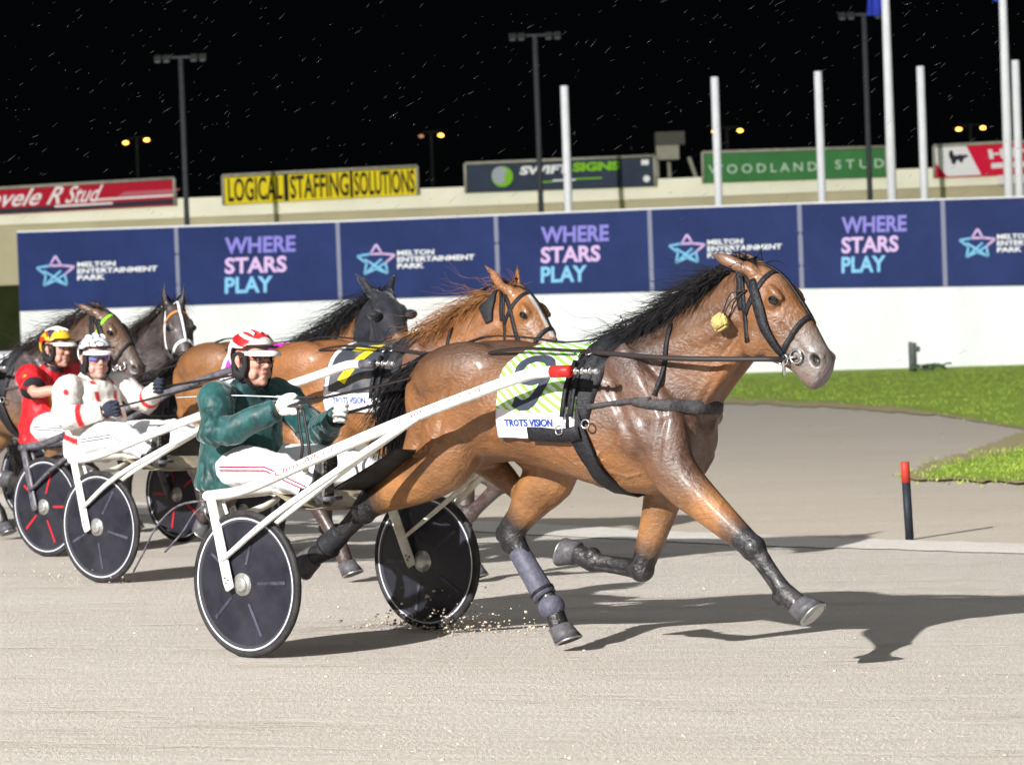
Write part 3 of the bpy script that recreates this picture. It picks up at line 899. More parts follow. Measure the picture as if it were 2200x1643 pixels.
NOSE = {}
HX0 = 1.5        # horse meshes are built with this x at the origin of their Empty
def horse_skin(ps, voxel):
    S = Shell()
    S.add(*loft([oval((x, zt), (x, zb), w, 24, .22) for x, zt, zb, w in TORSO]))
    S.add(*loft([ps.neck(oval(t, b, w, 20, .35), s) for t, b, w, s in NECK]))
    S.add(*loft([ps.head(oval(t, b, w, 20, .12)) for t, b, w in SKULL]))
    hd = lambda x, y, z: ps.head(np.array([x, y, z]))
    def hell(c, r, ax=(1, 0, -1)):
        v, f = ellipsoid((0, 0, 0), r, axes(ax), 12, 8)
        S.add(ps.head(v + np.array(c)), f)
    for s in (-1, 1):
        hell((2.645, .066 * s, 1.485), (.085, .040, .10), (1, 0, -.6))           # cheek
        hell((2.768, .082 * s, 1.676), (.055, .024, .018), (1, 0, -.9))          # brow over the eye
        hell((2.755, .090 * s, 1.632), (.036, .028, .03))                        # eye socket
        hell((2.80, .072 * s, 1.56), (.085, .016, .014), (1, 0, -1.15))          # facial crest
        hell((2.960, .048 * s, 1.375), (.030, .020, .042), (.6, 0, -1))          # nostril wing
        hell((2.925, .03 * s, 1.292), (.04, .03, .028))                          # lips
        hell((2.62, .05 * s, 1.775), (.06, .03, .035))
        if ps.ears == 'back': tip, mid, base = (2.415, .085, 1.865), (2.50, .088, 1.835), (2.60, .062, 1.785)
        elif ps.ears == 'side': tip, mid, base = (2.49, .15, 1.945), (2.53, .105, 1.885), (2.575, .062, 1.79)
        else: tip, mid, base = (2.585, .082, 1.985), (2.57, .080, 1.90), (2.575, .060, 1.79)
        pts = [ps.head(np.array([p[0], p[1] * s, p[2]])) for p in (base, tuple((np.array(base) * .6 + np.array(mid) * .4)), mid, tuple(np.array(mid) * .4 + np.array(tip) * .6), tip)]
        S.add(*tube(pts, [(.026, .026), (.031, .018), (.029, .012), (.017, .009), (.005, .005)], 10, side=ps.head_dir(np.array([.35, s, .1])), k=2))
        # trunk muscles
        S.add(*ellipsoid((.96, .135 * s, 1.34), (.30, .135, .16), axes((1, 0, .1))))
        S.add(*ellipsoid((.74, .11 * s, 1.17), (.135, .10, .23), axes((1, 0, .25))))
        S.add(*tube([(1.90, .165 * s, 1.40), (2.06, .178 * s, 1.24), (2.23, .150 * s, 1.07)], [(.12, .045), (.125, .06), (.085, .055)], 12, side=(0, 1, 0), k=3))
        S.add(*ellipsoid((2.02, .185 * s, 1.07), (.17, .075, .12), axes((1, 0, -.5))))
        S.add(*ellipsoid((2.195, .085 * s, 1.03), (.10, .085, .13)))
        S.add(*tube([ps.neck(np.array([2.05, .12 * s, 1.38]), .1), ps.neck(np.array([2.3, .085 * s, 1.47]), .5), ps.neck(np.array([2.53, .06 * s, 1.58]), 1)], [(.09, .05), (.07, .04), (.05, .035)], 10, side=(0, 1, 0), k=3))
        S.add(*tube([ps.neck(np.array([2.24, .055 * s, 1.14]), .05), ps.neck(np.array([2.43, .055 * s, 1.32]), .5), ps.neck(np.array([2.60, .05 * s, 1.48]), 1)], [(.06, .05), (.045, .04), (.04, .035)], 10, side=(0, 1, 0), k=3))
    legs = {}
    for key, s, kind in (('rf', -1, 0), ('lf', 1, 0), ('rh', -1, 1), ('lh', 1, 1)):
        q = (HIND if kind else FORE)[getattr(ps, key)]
        P = [np.array([a[0], 0, a[1]]) for a in q[:7]]
        toe = np.array([q[7][0], 0, q[7][1]])
        if not kind:
            ys = [.155, .155, .148, .14, .135, .135, .135]
            for p, y in zip(P, ys): p[1] = y * s
            sh, el, mf, kn, fe, co, so = P
            S.add(*tube([sh + np.array([-.03, 0, .13]), sh, el, mf, kn + (mf - kn) * .18, kn], [(.13, .07), (.14, .085), (.118, .086), (.084, .066), (.060, .052), (.058, .053)], 14, side=(0, 1, 0), k=3))
            S.add(*ellipsoid(kn, (.066, .056, .062), axes(kn - fe)))
            S.add(*tube([kn, kn + (fe - kn) * .25, kn + (fe - kn) * .6, kn + (fe - kn) * .88, fe, co], [(.057, .050), (.047, .039), (.043, .033), (.045, .036), (.051, .044), (.048, .047)], 12, side=(0, 1, 0), k=3))
            up = unit(np.cross(fe - kn, [0, 1, 0]))
            bk = up if up[0] * (1 if kn[2] - fe[2] > abs(kn[0] - fe[0]) * .5 else 0) - up[2] * .01 < 0 else -up
        else:
            ys = [.13, .165, .155, .14, .132, .132, .132]
            for p, y in zip(P, ys): p[1] = y * s
            hi, st, ga, hk, fe, co, so = P
            S.add(*tube([hi, hi + (st - hi) * .55, st + (ga - st) * .25, ga, ga + (hk - ga) * .6, hk], [(.20, .11), (.188, .125), (.155, .11), (.112, .085), (.074, .060), (.065, .054)], 14, side=(0, 1, 0), k=3))
            S.add(*ellipsoid(st, (.085, .06, .10)))
            # point of the hock and the tendon running up from it
            ax = unit(unit(hk - ga) - unit(fe - hk))
            pt = hk + ax * .072
            S.add(*tube([hk, pt], [(.05, .042), (.034, .030)], 10, side=(0, 1, 0)))
            back = np.array([.71, .11 * s, 1.05]) if key else None
            S.add(*tube([pt, pt + (ga - hk) * .5 + ax * .005, ga + ax * .07, back], [(.022, .018), (.022, .018), (.045, .04), (.12, .085)], 10, side=(0, 1, 0), k=3))
            S.add(*ellipsoid(hk + (fe - hk) * .06, (.074, .057, .082), axes(ax)))
            S.add(*tube([hk, hk + (fe - hk) * .3, hk + (fe - hk) * .65, hk + (fe - hk) * .9, fe, co], [(.065, .053), (.052, .042), (.046, .037), (.048, .039), (.054, .046), (.049, .048)], 12, side=(0, 1, 0), k=3))
            bk = unit(np.cross(fe - hk, [0, 1, 0]))
            if bk @ ax < 0: bk = -bk
        if not kind:
            bk = unit(np.cross(fe - kn, [0, 1, 0]))
            if bk @ (toe) > 0: bk = -bk
        S.add(*ellipsoid(fe + bk * .028, (.042, .043, .042)))
        legs[key] = P + [toe]
    def trunk_mask(v):
        hd = ps.head(np.array([2.62, 0, 1.6]))
        return sstep(.70, .98, v[:, 2]) * sstep(.25, .42, np.linalg.norm(v - hd, axis=1))
    v, f = organic(S, voxel, 5 if voxel < .011 else 4, (int(13 * (.0085 / voxel) ** 2), trunk_mask))
    n = normals(v, f)
    # grooves between the muscles
    for s in (-1, 1):
        for a, b, dp, wd in (((1.93, .2, 1.30), (2.10, .2, .98), .010, .045), ((2.10, .18, 1.38), (2.22, .18, 1.16), .008, .035), ((1.33, .26, 1.30), (1.20, .22, 1.02), .012, .06), ((.80, .2, 1.22), (.70, .17, .95), .010, .03),
                             ((.98, .24, 1.30), (.92, .2, 1.05), .008, .04), ((2.23, .12, 1.12), (2.20, .14, .95), .008, .03), ((1.50, .27, 1.15), (1.62, .27, 1.28), .004, .02), ((1.58, .27, 1.10), (1.70, .27, 1.24), .004, .02), ((1.42, .27, 1.18), (1.54, .27, 1.32), .004, .02)):
            w = (1 - sstep(0, wd, segdist(v, np.array(a) * (1, s, 1), np.array(b) * (1, s, 1)))) if False else None
            A, B = np.array(a), np.array(b)
            ab = (B - A)[[0, 2]]; t = np.clip(((v[:, [0, 2]] - A[[0, 2]]) @ ab) / (ab @ ab), 0, 1)
            d = np.linalg.norm(v[:, [0, 2]] - (A[[0, 2]] + t[:, None] * ab), axis=1)
            v = v - n * (dp * (1 - sstep(0, wd, d)) * (v[:, 1] * s > .06))[:, None]
        # jugular groove and cheek edge
        p0, p1 = ps.neck(np.array([2.33, .10 * s, 1.16]), .05), ps.neck(np.array([2.56, .07 * s, 1.52]), 1)
        v = v - n * (.010 * (1 - sstep(0, .03, segdist(v, p0, p1))))[:, None]
        p0, p1 = ps.head(np.array([2.80, .085 * s, 1.53])), ps.head(np.array([2.90, .06 * s, 1.40]))
        v = v - n * (.006 * (1 - sstep(0, .022, segdist(v, p0, p1))))[:, None]
        for key in (('rf', 'rh') if s < 0 else ('lf', 'lh')):      # groove between cannon bone and tendon
            kn, fe = legs[key][3], legs[key][4]
            bk = unit(np.cross(fe - kn, [0, 1, 0])); bk = bk if bk[0] < 0 else -bk
            A, B = kn + (fe - kn) * .22 + bk * .014, kn + (fe - kn) * .86 + bk * .016
            ab = (B - A)[[0, 2]]; t = np.clip(((v[:, [0, 2]] - A[[0, 2]]) @ ab) / (ab @ ab), 0, 1)
            d = np.linalg.norm(v[:, [0, 2]] - (A[[0, 2]] + t[:, None] * ab), axis=1)
            v = v - n * (.008 * (1 - sstep(.002, .013, d)) * (np.abs(v[:, 1] - kn[1]) < .08))[:, None]
        # veins
        rv = random.Random(4)
        for _k in range(9):
            st = np.array([rv.uniform(1.35, 2.3), rv.uniform(.9, 1.15)]) if _k < 6 else np.array([rv.uniform(.75, 1.0), rv.uniform(.9, 1.2)])
            for _j in range(4):
                en = st + np.array([rv.uniform(-.06, .09), rv.uniform(-.09, .03)])
                ab = en - st; t = np.clip(((v[:, [0, 2]] - st) @ ab) / (ab @ ab), 0, 1)
                d = np.linalg.norm(v[:, [0, 2]] - (st + t[:, None] * ab), axis=1)
                v = v + n * (.0045 * (1 - sstep(0, .011, d)) * (v[:, 1] * s > .06))[:, None]
                st = en
    n = normals(v, f)
    # nostrils, eye corners and the mouth pressed into the skin
    for s in (-1, 1):
        ro, rd = ps.head(np.array([2.962, .5 * s, 1.378])), unit(ps.head_dir(np.array([0, -s, 0])))
        dd = v - ro
        al = dd @ rd
        pr = np.linalg.norm(dd - al[:, None] * rd, axis=1)
        ok = np.where(pr < max(.012, voxel))[0]
        c = v[ok[np.argmin(al[ok])]].copy()
        ax = unit(ps.head_dir(np.array([.55, 0, -.8])))
        d = v - c
        NOSE[s] = np.where(np.linalg.norm(d, axis=1) < .06, np.sqrt(np.maximum(np.sum(d * d, 1) - (d @ ax) ** 2 * .62, 0)), 9)
        ax = unit(ps.head_dir(np.array([.55, 0, -.8])))
        d = v - c
        dl = np.sqrt(np.sum(d * d, 1) - (d @ ax) ** 2 * .62)
        v = v - n * (.030 * (1 - sstep(.008, .026, dl)))[:, None] * (np.linalg.norm(d, axis=1) < .05)[:, None]
        a, b = ps.head(np.array([2.965, .04 * s, 1.302])), ps.head(np.array([2.875, .052 * s, 1.338]))
        v = v - n * (.006 * (1 - sstep(.003, .012, segdist(v, a, b))))[:, None]
    return v, f, n, legs

def horse_colours(v, ps, legs, base, belly, top, points, muzzle, blaze=None, socks=(), mane_dark=1.0):
    c = np.tile(np.asarray(base, float), (len(v), 1))
    c = lerp_col(c, sstep(1.05, .80, v[:, 2]) * .75 * (v[:, 0] < 2.5), belly)
    c = lerp_col(c, sstep(1.27, 1.46, v[:, 2]) * .9 * (v[:, 0] < 2.2), top)
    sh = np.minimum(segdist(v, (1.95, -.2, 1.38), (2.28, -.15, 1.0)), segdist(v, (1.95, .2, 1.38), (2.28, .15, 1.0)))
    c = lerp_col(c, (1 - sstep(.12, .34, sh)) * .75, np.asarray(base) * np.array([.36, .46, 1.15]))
    na, nb = ps.neck(np.array([2.05, 0, 1.50]), .1), ps.neck(np.array([2.5, 0, 1.70]), 1)
    c = lerp_col(c, (1 - sstep(.08, .30, segdist(v, na, nb))) * .6 * (v[:, 0] < 2.6), np.asarray(top))
    for key in legs:
        P = legs[key]
        kn, fe, co = P[3], P[4], P[5]
        up = kn + (P[2] - kn) * .28
        d = np.minimum(segdist(v, kn, fe), segdist(v, fe, P[6]))
        w = np.maximum(1 - sstep(.085, .15, d), .75 * (1 - sstep(.05, .14, segdist(v, up, kn))))
        c = lerp_col(c, w, points)
        if key in socks:
            c = lerp_col(c, 1 - sstep(.05, .09, segdist(v, fe + (kn - fe) * .25, co)), (.5, .47, .43))
    a, b = ps.head(np.array([2.885, 0, 1.40])), ps.head(np.array([2.97, 0, 1.32]))
    c = lerp_col(c, (1 - sstep(.05, .19, segdist(v, a, b))) * (.86 + .14 * np.sin(v[:, 0] * 60) * np.sin(v[:, 2] * 45)), muzzle)
    for s in (-1, 1):
        e = ps.head(np.array([2.772, .104 * s, 1.642]))
        c = lerp_col(c, (1 - sstep(.014, .034, np.linalg.norm(v - e, axis=1))) * .8, (.018, .012, .010))
        c = lerp_col(c, 1 - sstep(.017, .027, NOSE[s]), (.004, .003, .003))
        t = ps.head(np.array({'back': [2.43, .085 * s, 1.86], 'side': [2.495, .145 * s, 1.935], 'up': [2.583, .082 * s, 1.965]}[ps.ears]))
        c = lerp_col(c, (1 - sstep(.03, .08, np.linalg.norm(v - t, axis=1))) * .7, (.03, .02, .015))
    if blaze:
        a, b = ps.head(np.array([2.745, 0, 1.74])), ps.head(np.array([2.90, 0, 1.52]))
        c = lerp_col(c, 1 - sstep(.022, .034, segdist(v, a, b)), blaze)
    return c

def coat_mat(name, rough=.36, dust=(.30, .25, .22), dust_amt=.34):
    m = mat(name, (1, 1, 1), rough, vcol=True, var=.38, vscale=6.5, bump=.6, bscale=85, spec=.5, rvar=.14, detail=9, coat=.0, stretch=(.5, 1, .8))
    N, L = m.node_tree.nodes, m.node_tree.links
    b = N['Principled BSDF']
    src = b.inputs['Base Color'].links[0].from_socket
    co = N.new('ShaderNodeTexCoord')
    n = N.new('ShaderNodeTexNoise')
    n.inputs['Scale'].default_value = 7.0
    n.inputs['Detail'].default_value = 8
    n.inputs['Roughness'].default_value = .72
    n.inputs['Distortion'].default_value = 1.2
    L.new(co.outputs['Object'], n.inputs['Vector'])
    r = N.new('ShaderNodeMapRange')
    for i, q in enumerate((.50, .78, 0, dust_amt)): r.inputs[i + 1].default_value = q
    L.new(n.outputs['Fac'], r.inputs[0])
    sx = N.new('ShaderNodeSeparateXYZ')
    L.new(co.outputs['Object'], sx.inputs[0])
    rx = N.new('ShaderNodeMapRange')             # sweat and thrown sand lie on the shoulder, neck and face
    for i, q in enumerate((-.3, .5, .25, 1)): rx.inputs[i + 1].default_value = q
    L.new(sx.outputs['X'], rx.inputs[0])
    mu = N.new('ShaderNodeMath'); mu.operation = 'MULTIPLY'
    L.new(r.outputs[0], mu.inputs[0]); L.new(rx.outputs[0], mu.inputs[1])
    mx = N.new('ShaderNodeMix'); mx.data_type = 'RGBA'
    L.new(mu.outputs[0], mx.inputs[0]); L.new(src, mx.inputs[6])
    mx.inputs[7].default_value = (*dust, 1)
    # sweat specks
    n3 = N.new('ShaderNodeTexNoise'); n3.inputs['Scale'].default_value = 95; n3.inputs['Detail'].default_value = 2
    L.new(co.outputs['Object'], n3.inputs['Vector'])
    r3 = N.new('ShaderNodeMapRange')
    for i, q in enumerate((.68, .76, 0, .35)): r3.inputs[i + 1].default_value = q
    L.new(n3.outputs['Fac'], r3.inputs[0])
    m3 = N.new('ShaderNodeMix'); m3.data_type = 'RGBA'
    L.new(r3.outputs[0], m3.inputs[0]); L.new(mx.outputs[2], m3.inputs[6]); m3.inputs[7].default_value = (.42, .37, .32, 1)
    L.new(m3.outputs[2], b.inputs['Base Color'])
    # muscle and vein relief
    n2 = N.new('ShaderNodeTexNoise'); n2.inputs['Scale'].default_value = 11; n2.inputs['Detail'].default_value = 4; n2.inputs['Distortion'].default_value = .8
    L.new(co.outputs['Object'], n2.inputs['Vector'])
    bp = N.new('ShaderNodeBump'); bp.inputs['Strength'].default_value = .28; bp.inputs['Distance'].default_value = .02
    L.new(n2.outputs['Fac'], bp.inputs['Height'])
    old = [x for x in N if x.type == 'BUMP' and x != bp][0]
    L.new(bp.outputs[0], old.inputs['Normal'])
    # wet patches: a thin clear film where the noise is high, broken along the hair
    mp = N.new('ShaderNodeMapping'); mp.inputs['Scale'].default_value = (1, 1, .45)
    L.new(co.outputs['Object'], mp.inputs['Vector'])
    n4 = N.new('ShaderNodeTexNoise'); n4.inputs['Scale'].default_value = 13; n4.inputs['Detail'].default_value = 9; n4.inputs['Roughness'].default_value = .75
    L.new(mp.outputs[0], n4.inputs['Vector'])
    r4 = N.new('ShaderNodeMapRange')
    for i, q in enumerate((.40, .64, .0, .55)): r4.inputs[i + 1].default_value = q
    L.new(n4.outputs['Fac'], r4.inputs[0]); L.new(r4.outputs[0], b.inputs['Coat Weight'])
    b.inputs['Coat Roughness'].default_value = .24
    return m
M_coat = coat_mat('wet_horse_coat')
M_hoof = mat('hoof_horn', (0.085, 0.082, 0.09), 0.45, var=.35, vscale=40, bump=.2, bscale=80)
M_hoof_dark = mat('dark_hoof_horn', (0.03, 0.028, 0.03), 0.4, var=.3, vscale=40)
M_shoe = mat('horseshoe_steel', (0.5, 0.5, 0.5), 0.35, metal=1.0)
M_hair = mat('black_horse_hair', (0.007, 0.006, 0.007), 0.5, spec=.22)
M_hair_ch = mat('chestnut_horse_hair', (0.20, 0.085, 0.028), 0.42, var=.4, vscale=12)
M_hair_dk = mat('dark_brown_hair', (0.022, 0.015, 0.013), 0.42)
M_eye = mat('horse_eye', (0.006, 0.004, 0.004), 0.04, spec=1.0)
M_leather = mat('black_harness_leather', (0.010, 0.010, 0.013), 0.40, var2=(.024, .024, .028), vscale=50, bump=.5, bscale=120, spec=.18)
M_dusty = mat('dusty_harness_leather', (0.022, 0.022, 0.027), 0.6, var2=(.075, .07, .07), vscale=60, bump=.4, bscale=150)
M_rein = mat('brown_black_rein', (0.022, 0.017, 0.016), 0.5)
M_steel = mat('bright_steel', (0.72, 0.72, 0.74), 0.2, metal=1.0)
M_boot_gray = mat('grey_horse_boot', (0.085, 0.085, 0.115), 0.5, var=.3, vscale=25, bump=.4, bscale=60)
M_boot_black = mat('black_horse_boot', (0.02, 0.02, 0.023), 0.55, var=.4, vscale=30, bump=.4, bscale=60)
M_plug = mat('yellow_fleece_plug', (0.50, 0.38, 0.14), 0.95, var=.25, vscale=60, bump=1.0, bscale=120)

def strands(sh, root, d0, length, droop, w, n=7, wob=.02, r=rnd):
    p = np.asarray(root, float)
    d = unit(d0)
    P = [p]
    st = length / (n - 1)
    ph, am = r.uniform(0, 6.28), r.uniform(.3, 1) * wob
    side = unit(np.cross(d, [r.uniform(-1, 1), r.uniform(-1, 1), r.uniform(-1, 1)]))
    for i in range(n - 1):
        d = unit(d + np.array([0, 0, -droop * st * 6]) + side * am * math.sin(ph + i * 1.3) * 8)
        p = p + d * st
        P.append(p)
    sh.add(*tube(P, list(np.linspace(w, w * .18, n)), 3, cap=False))

def build_horse(name, label, O, ps, voxel, col, hair_m, dx=0.0, mane_len=.27, tail=True, hoof_m=None, seed=1, mane_n=420, near_mane=True, forelock=True):
    r = random.Random(seed)
    O = np.array([O[0], O[1], 0.0]) + HX * dx
    base = O + HX * HX0
    root = empty(name, base, -HEAD)
    tag(root, label, 'horse', 'trotting horses in harness')
    sub = lambda v: np.asarray(v, float) - np.array([HX0, 0, 0])
    v, f, n, legs = horse_skin(ps, voxel)
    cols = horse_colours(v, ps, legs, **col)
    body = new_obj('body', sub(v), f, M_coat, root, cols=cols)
    bvh = BVHTree.FromPolygons([Vector(p) for p in v], f)
    # eyes
    for s in (-1, 1):
        S = Shell(); vv, ff = ellipsoid((0, 0, 0), (.025, .0165, .019), axes((1, 0, -.5)), 14, 10)
        S.add(sub(ps.head(vv + np.array([2.772, .1075 * s, 1.642]))), ff); S.build('eye', M_eye, root)
    # hooves
    for key, P in legs.items():
        co, so, toe = P[5], P[6], unit(P[7])
        ax = unit(so - co)
        toe = unit(toe - ax * (toe @ ax))
        th = np.linspace(0, 2 * np.pi, 18, endpoint=False)
        lat = np.cross(ax, toe)
        def ring(c, rad, sh): return c + np.outer(np.cos(th), toe) * rad * 1.12 + np.outer(np.sin(th), lat) * rad + toe * sh
        c0 = co - ax * .012
        rings = [ring(c0, .042, 0), ring(c0 + ax * .006, .052, .002), ring(co + (so - co) * .5, .058, .014), ring(so, .064, .026)]
        S = Shell(); vv, ff = loft(rings); S.add(sub(vv), ff)
        h = S.build('hoof', hoof_m or M_hoof, root)
        S = Shell(); vv, ff = loft([ring(so + ax * .001, .065, .026), ring(so + ax * .010, .065, .027), ring(so + ax * .010, .050, .027), ring(so + ax * .003, .048, .026)]); S.add(sub(vv), ff); S.build('shoe', M_shoe, h)
    # mane
    S = Shell()
    cr = [np.array([t[0], 0, t[1]]) for t, b, w, s in NECK]
    for k in range(int(mane_n * 1.8)):
        t = r.random()
        i = min(4, int(t * 5)); u = t * 5 - i
        p = cr[i] * (1 - u) + cr[i + 1] * u
        s = NECK[i][3] * (1 - u) + NECK[i + 1][3] * u
        y = r.gauss(0, .018)
        p = ps.neck(p + np.array([0, y, -.012]), s)
        wisp = r.random() < .16
        sd = -1 if (r.random() < (.72 if near_mane else .5)) else 1
        if wisp: d = (-1, r.gauss(0, .25), r.uniform(-.05, .35)); L, dr = mane_len * r.uniform(.9, 1.6), r.uniform(.0, .5)
        else: d = (-.95, sd * r.uniform(.25, .8), r.uniform(-.02, .40)); L, dr = mane_len * r.uniform(.6, 1.15), r.uniform(.35, 1.35)
        strands(S, sub(p), d, L, dr, r.uniform(.0016, .0036) * (.6 if wisp else 1.15), 9, .07, r)
    if forelock:
        for k in range(70):
            p = ps.head(np.array([2.56 + r.uniform(-.03, .05), r.gauss(0, .03), 1.80]))
            strands(S, sub(p), ps.head_dir(np.array([r.uniform(-.9, .3), r.gauss(0, .6), r.uniform(.2, .8)])), r.uniform(.08, .2), r.uniform(.8, 2.2), r.uniform(.002, .004), 7, .06, r)
    S.build('mane', hair_m, root)
    if tail:
        S = Shell()
        S.add(*tube([sub((.78, 0, 1.40)), sub((.68, 0, 1.415)), sub((.57, 0, 1.38)), sub((.49, 0, 1.30))], [.05, .045, .04, .03], 10, k=3))
        for k in range(1500):
            t = r.random()
            p = np.array([.72 - .24 * t, r.gauss(0, .02), 1.42 - .11 * t * t]) + np.array([0, 0, r.uniform(-.02, .012)])
            strands(S, sub(p), (-1, r.gauss(0, .2), r.uniform(-.75, .15) - .75 * t), r.uniform(.26, .50), r.uniform(.25, .85), r.uniform(.0028, .0055), 9, .05, r)
        S.build('tail', hair_m, root)
    H = dict(root=root, bvh=bvh, sub=sub, ps=ps, legs=legs, v=v, f=f, O=O, body=body)
    return H

# ---------------- tack, laid on the skin
def cast(H, o, d, lift=.006):
    h = H['bvh'].ray_cast(Vector(o), Vector(unit(d)))
    if h[0] is None: return None
    nn = np.array(h[1])
    if nn @ np.asarray(d) > 0: nn = -nn
    return np.array(h[0]) + nn * lift, nn
def head_strap(H, pts, width, thick=.004, both=True, m=None, name='bridle_strap', parent=None, k=3, only=None, lift=.004):
    """pts: (x, z) in the unposed head plane, laid on one or both cheeks"""
    out = []
    for s in ((-1, 1) if both else (only or -1,)):
        P, Nn = [], []
        for x, z in pts:
            o, d = H['ps'].head(np.array([x, .6 * s, z])), H['ps'].head_dir(np.array([0, -s, 0]))
            c = cast(H, o, d, lift)
            if c: P.append(H['sub'](c[0])); Nn.append(c[1])
        if len(P) > 1: out.append((P, Nn))
    L = []
    for P, Nn in out:
        S = Shell(); S.add(*ribbon(P, Nn, width, thick, k)); L.append(S)
    return L
def round_strap(H, pts, width, thick=.004, k=2, lift=.004):
    """strap over the bridge of the face: (x,z) top points with a spread of angles"""
    S = Shell(); P, Nn = [], []
    (x0, z0), (cx, cz) = pts
    for a in np.linspace(-100, 100, 13):
        q = np.radians(a)
        ax = unit(np.array([x0 - cx, 0, z0 - cz]))
        d = ax * math.cos(q) + np.array([0, math.sin(q), 0])
        o = H['ps'].head(np.array([cx, 0, cz]) + d * .6)
        c = cast(H, o, -H['ps'].head_dir(d), lift)
        if c: P.append(H['sub'](c[0])); Nn.append(c[1])
    S.add(*ribbon(P, Nn, width, thick, k))
    return S
def skin_at(H, x, phi, zc=1.15, lift=.008):
    """point on the trunk at station x, angle phi from the spine (negative = right side)"""
    d = np.array([0, math.sin(phi), math.cos(phi)])
    c = cast(H, np.array([x, 0, zc]) + d * 1.0, -d, lift)
    return c if c else (np.array([x, 0, zc]) + d * .3, d)
def trunk_strap(H, pts, width, thick=.006, k=2, lift=.006):
    P, Nn = [], []
    for x, ph in pts:
        c = skin_at(H, x, math.radians(ph), lift=lift)
        P.append(H['sub'](c[0])); Nn.append(c[1])
    S = Shell(); S.add(*ribbon(P, Nn, width, thick, k))
    return S
def smooth_grid(Gd, it=2):
    for _ in range(it):
        K = Gd.copy()
        K[1:-1] = (Gd[:-2] + 2 * Gd[1:-1] + Gd[2:]) / 4
        Gd = K.copy()
        Gd[:, 1:-1] = (K[:, :-2] + 2 * K[:, 1:-1] + K[:, 2:]) / 4
    return Gd

def cloth(H, m, x_rear, x_front, phimax, number=None, num_m=None, band=None, extra=None, nu=26, nv=60, name='saddle_cloth', zmin=1.04):
    """number cloth draped over the back; returns the object. UV: x = metres from the rear edge, y = metres down from the spine"""
    Gd = np.zeros((nu, nv, 3))
    for j in range(nv):
        ph = -phimax + 2 * phimax * j / (nv - 1)
        for i in range(nu):
            u = i / (nu - 1)
            e = abs(ph) / phimax
            xr = x_rear(e); xf = x_front(e)
            x = xr + (xf - xr) * u
            p, _ = skin_at(H, x, math.radians(ph), lift=.012)
            Gd[i, j] = p
    mid = nv // 2
    for i in range(nu):                      # below the widest point the cloth hangs free
        for rng in (range(mid, nv), range(mid, -1, -1)):
            mx = 0
            for j in rng:
                mx = max(mx, abs(Gd[i, j, 1]))
                if Gd[i, j, 2] < 1.30: Gd[i, j, 1] = math.copysign(max(abs(Gd[i, j, 1]), mx - .01), Gd[i, j, 1])
    Gd = smooth_grid(Gd, 3)
    for i in range(nu):
        for j in range(nv):
            e = abs(2 * j / (nv - 1) - 1)
            Gd[i, j, 1] += math.copysign(.008 * e ** 3 * math.sin(i * .55 + .4) + .004 * e * e * math.sin(i * 1.3 + j * .2), j - mid)
    arc = np.zeros((nu, nv))
    for j in range(mid + 1, nv): arc[:, j] = arc[:, j - 1] + np.linalg.norm(Gd[:, j] - Gd[:, j - 1], axis=1)
    for j in range(mid - 1, -1, -1): arc[:, j] = arc[:, j + 1] + np.linalg.norm(Gd[:, j] - Gd[:, j + 1], axis=1)
    verts, uv, faces = [], [], []
    for i in range(nu):
        for j in range(nv):
            verts.append(H['sub'](Gd[i, j])); uv.append((Gd[i, j, 0], arc[i, j]))
    for i in range(nu - 1):
        for j in range(nv - 1): faces.append((i * nv + j, i * nv + j + 1, (i + 1) * nv + j + 1, (i + 1) * nv + j))
    o = new_obj(name, verts, faces, m, H['root'], uvs=uv)
    sd = o.modifiers.new('thick', 'SOLIDIFY'); sd.thickness = .004; sd.offset = -1
    def place(x, s):
        """cloth point at metres x along and s metres down on the right side"""
        col = arc[:, :mid + 1].mean(0)[::-1]
        jj = np.interp(s, col, np.arange(mid, -1, -1))
        j0 = int(np.clip(math.floor(jj), 0, mid - 1)); b = jj - j0
        line = Gd[:, j0] * (1 - b) + Gd[:, j0 + 1] * b
        p = np.array([np.interp(x, line[:, 0], line[:, c]) for c in range(3)])
        return p
    return o, place
def text_on_cloth(H, place, s, x0, x1, s0, s1, m, name, parent, bold=.03, lift=.007, shear=0):
    v, f = text_2d(s, bold, shear)
    P = []
    for a, b in v:
        p = place(x0 + (x1 - x0) * a, s1 + (s0 - s1) * b)
        P.append(H['sub'](p + np.array([0, -lift, lift * .35])))
    return new_obj(name, P, f, m, parent, smooth=True)

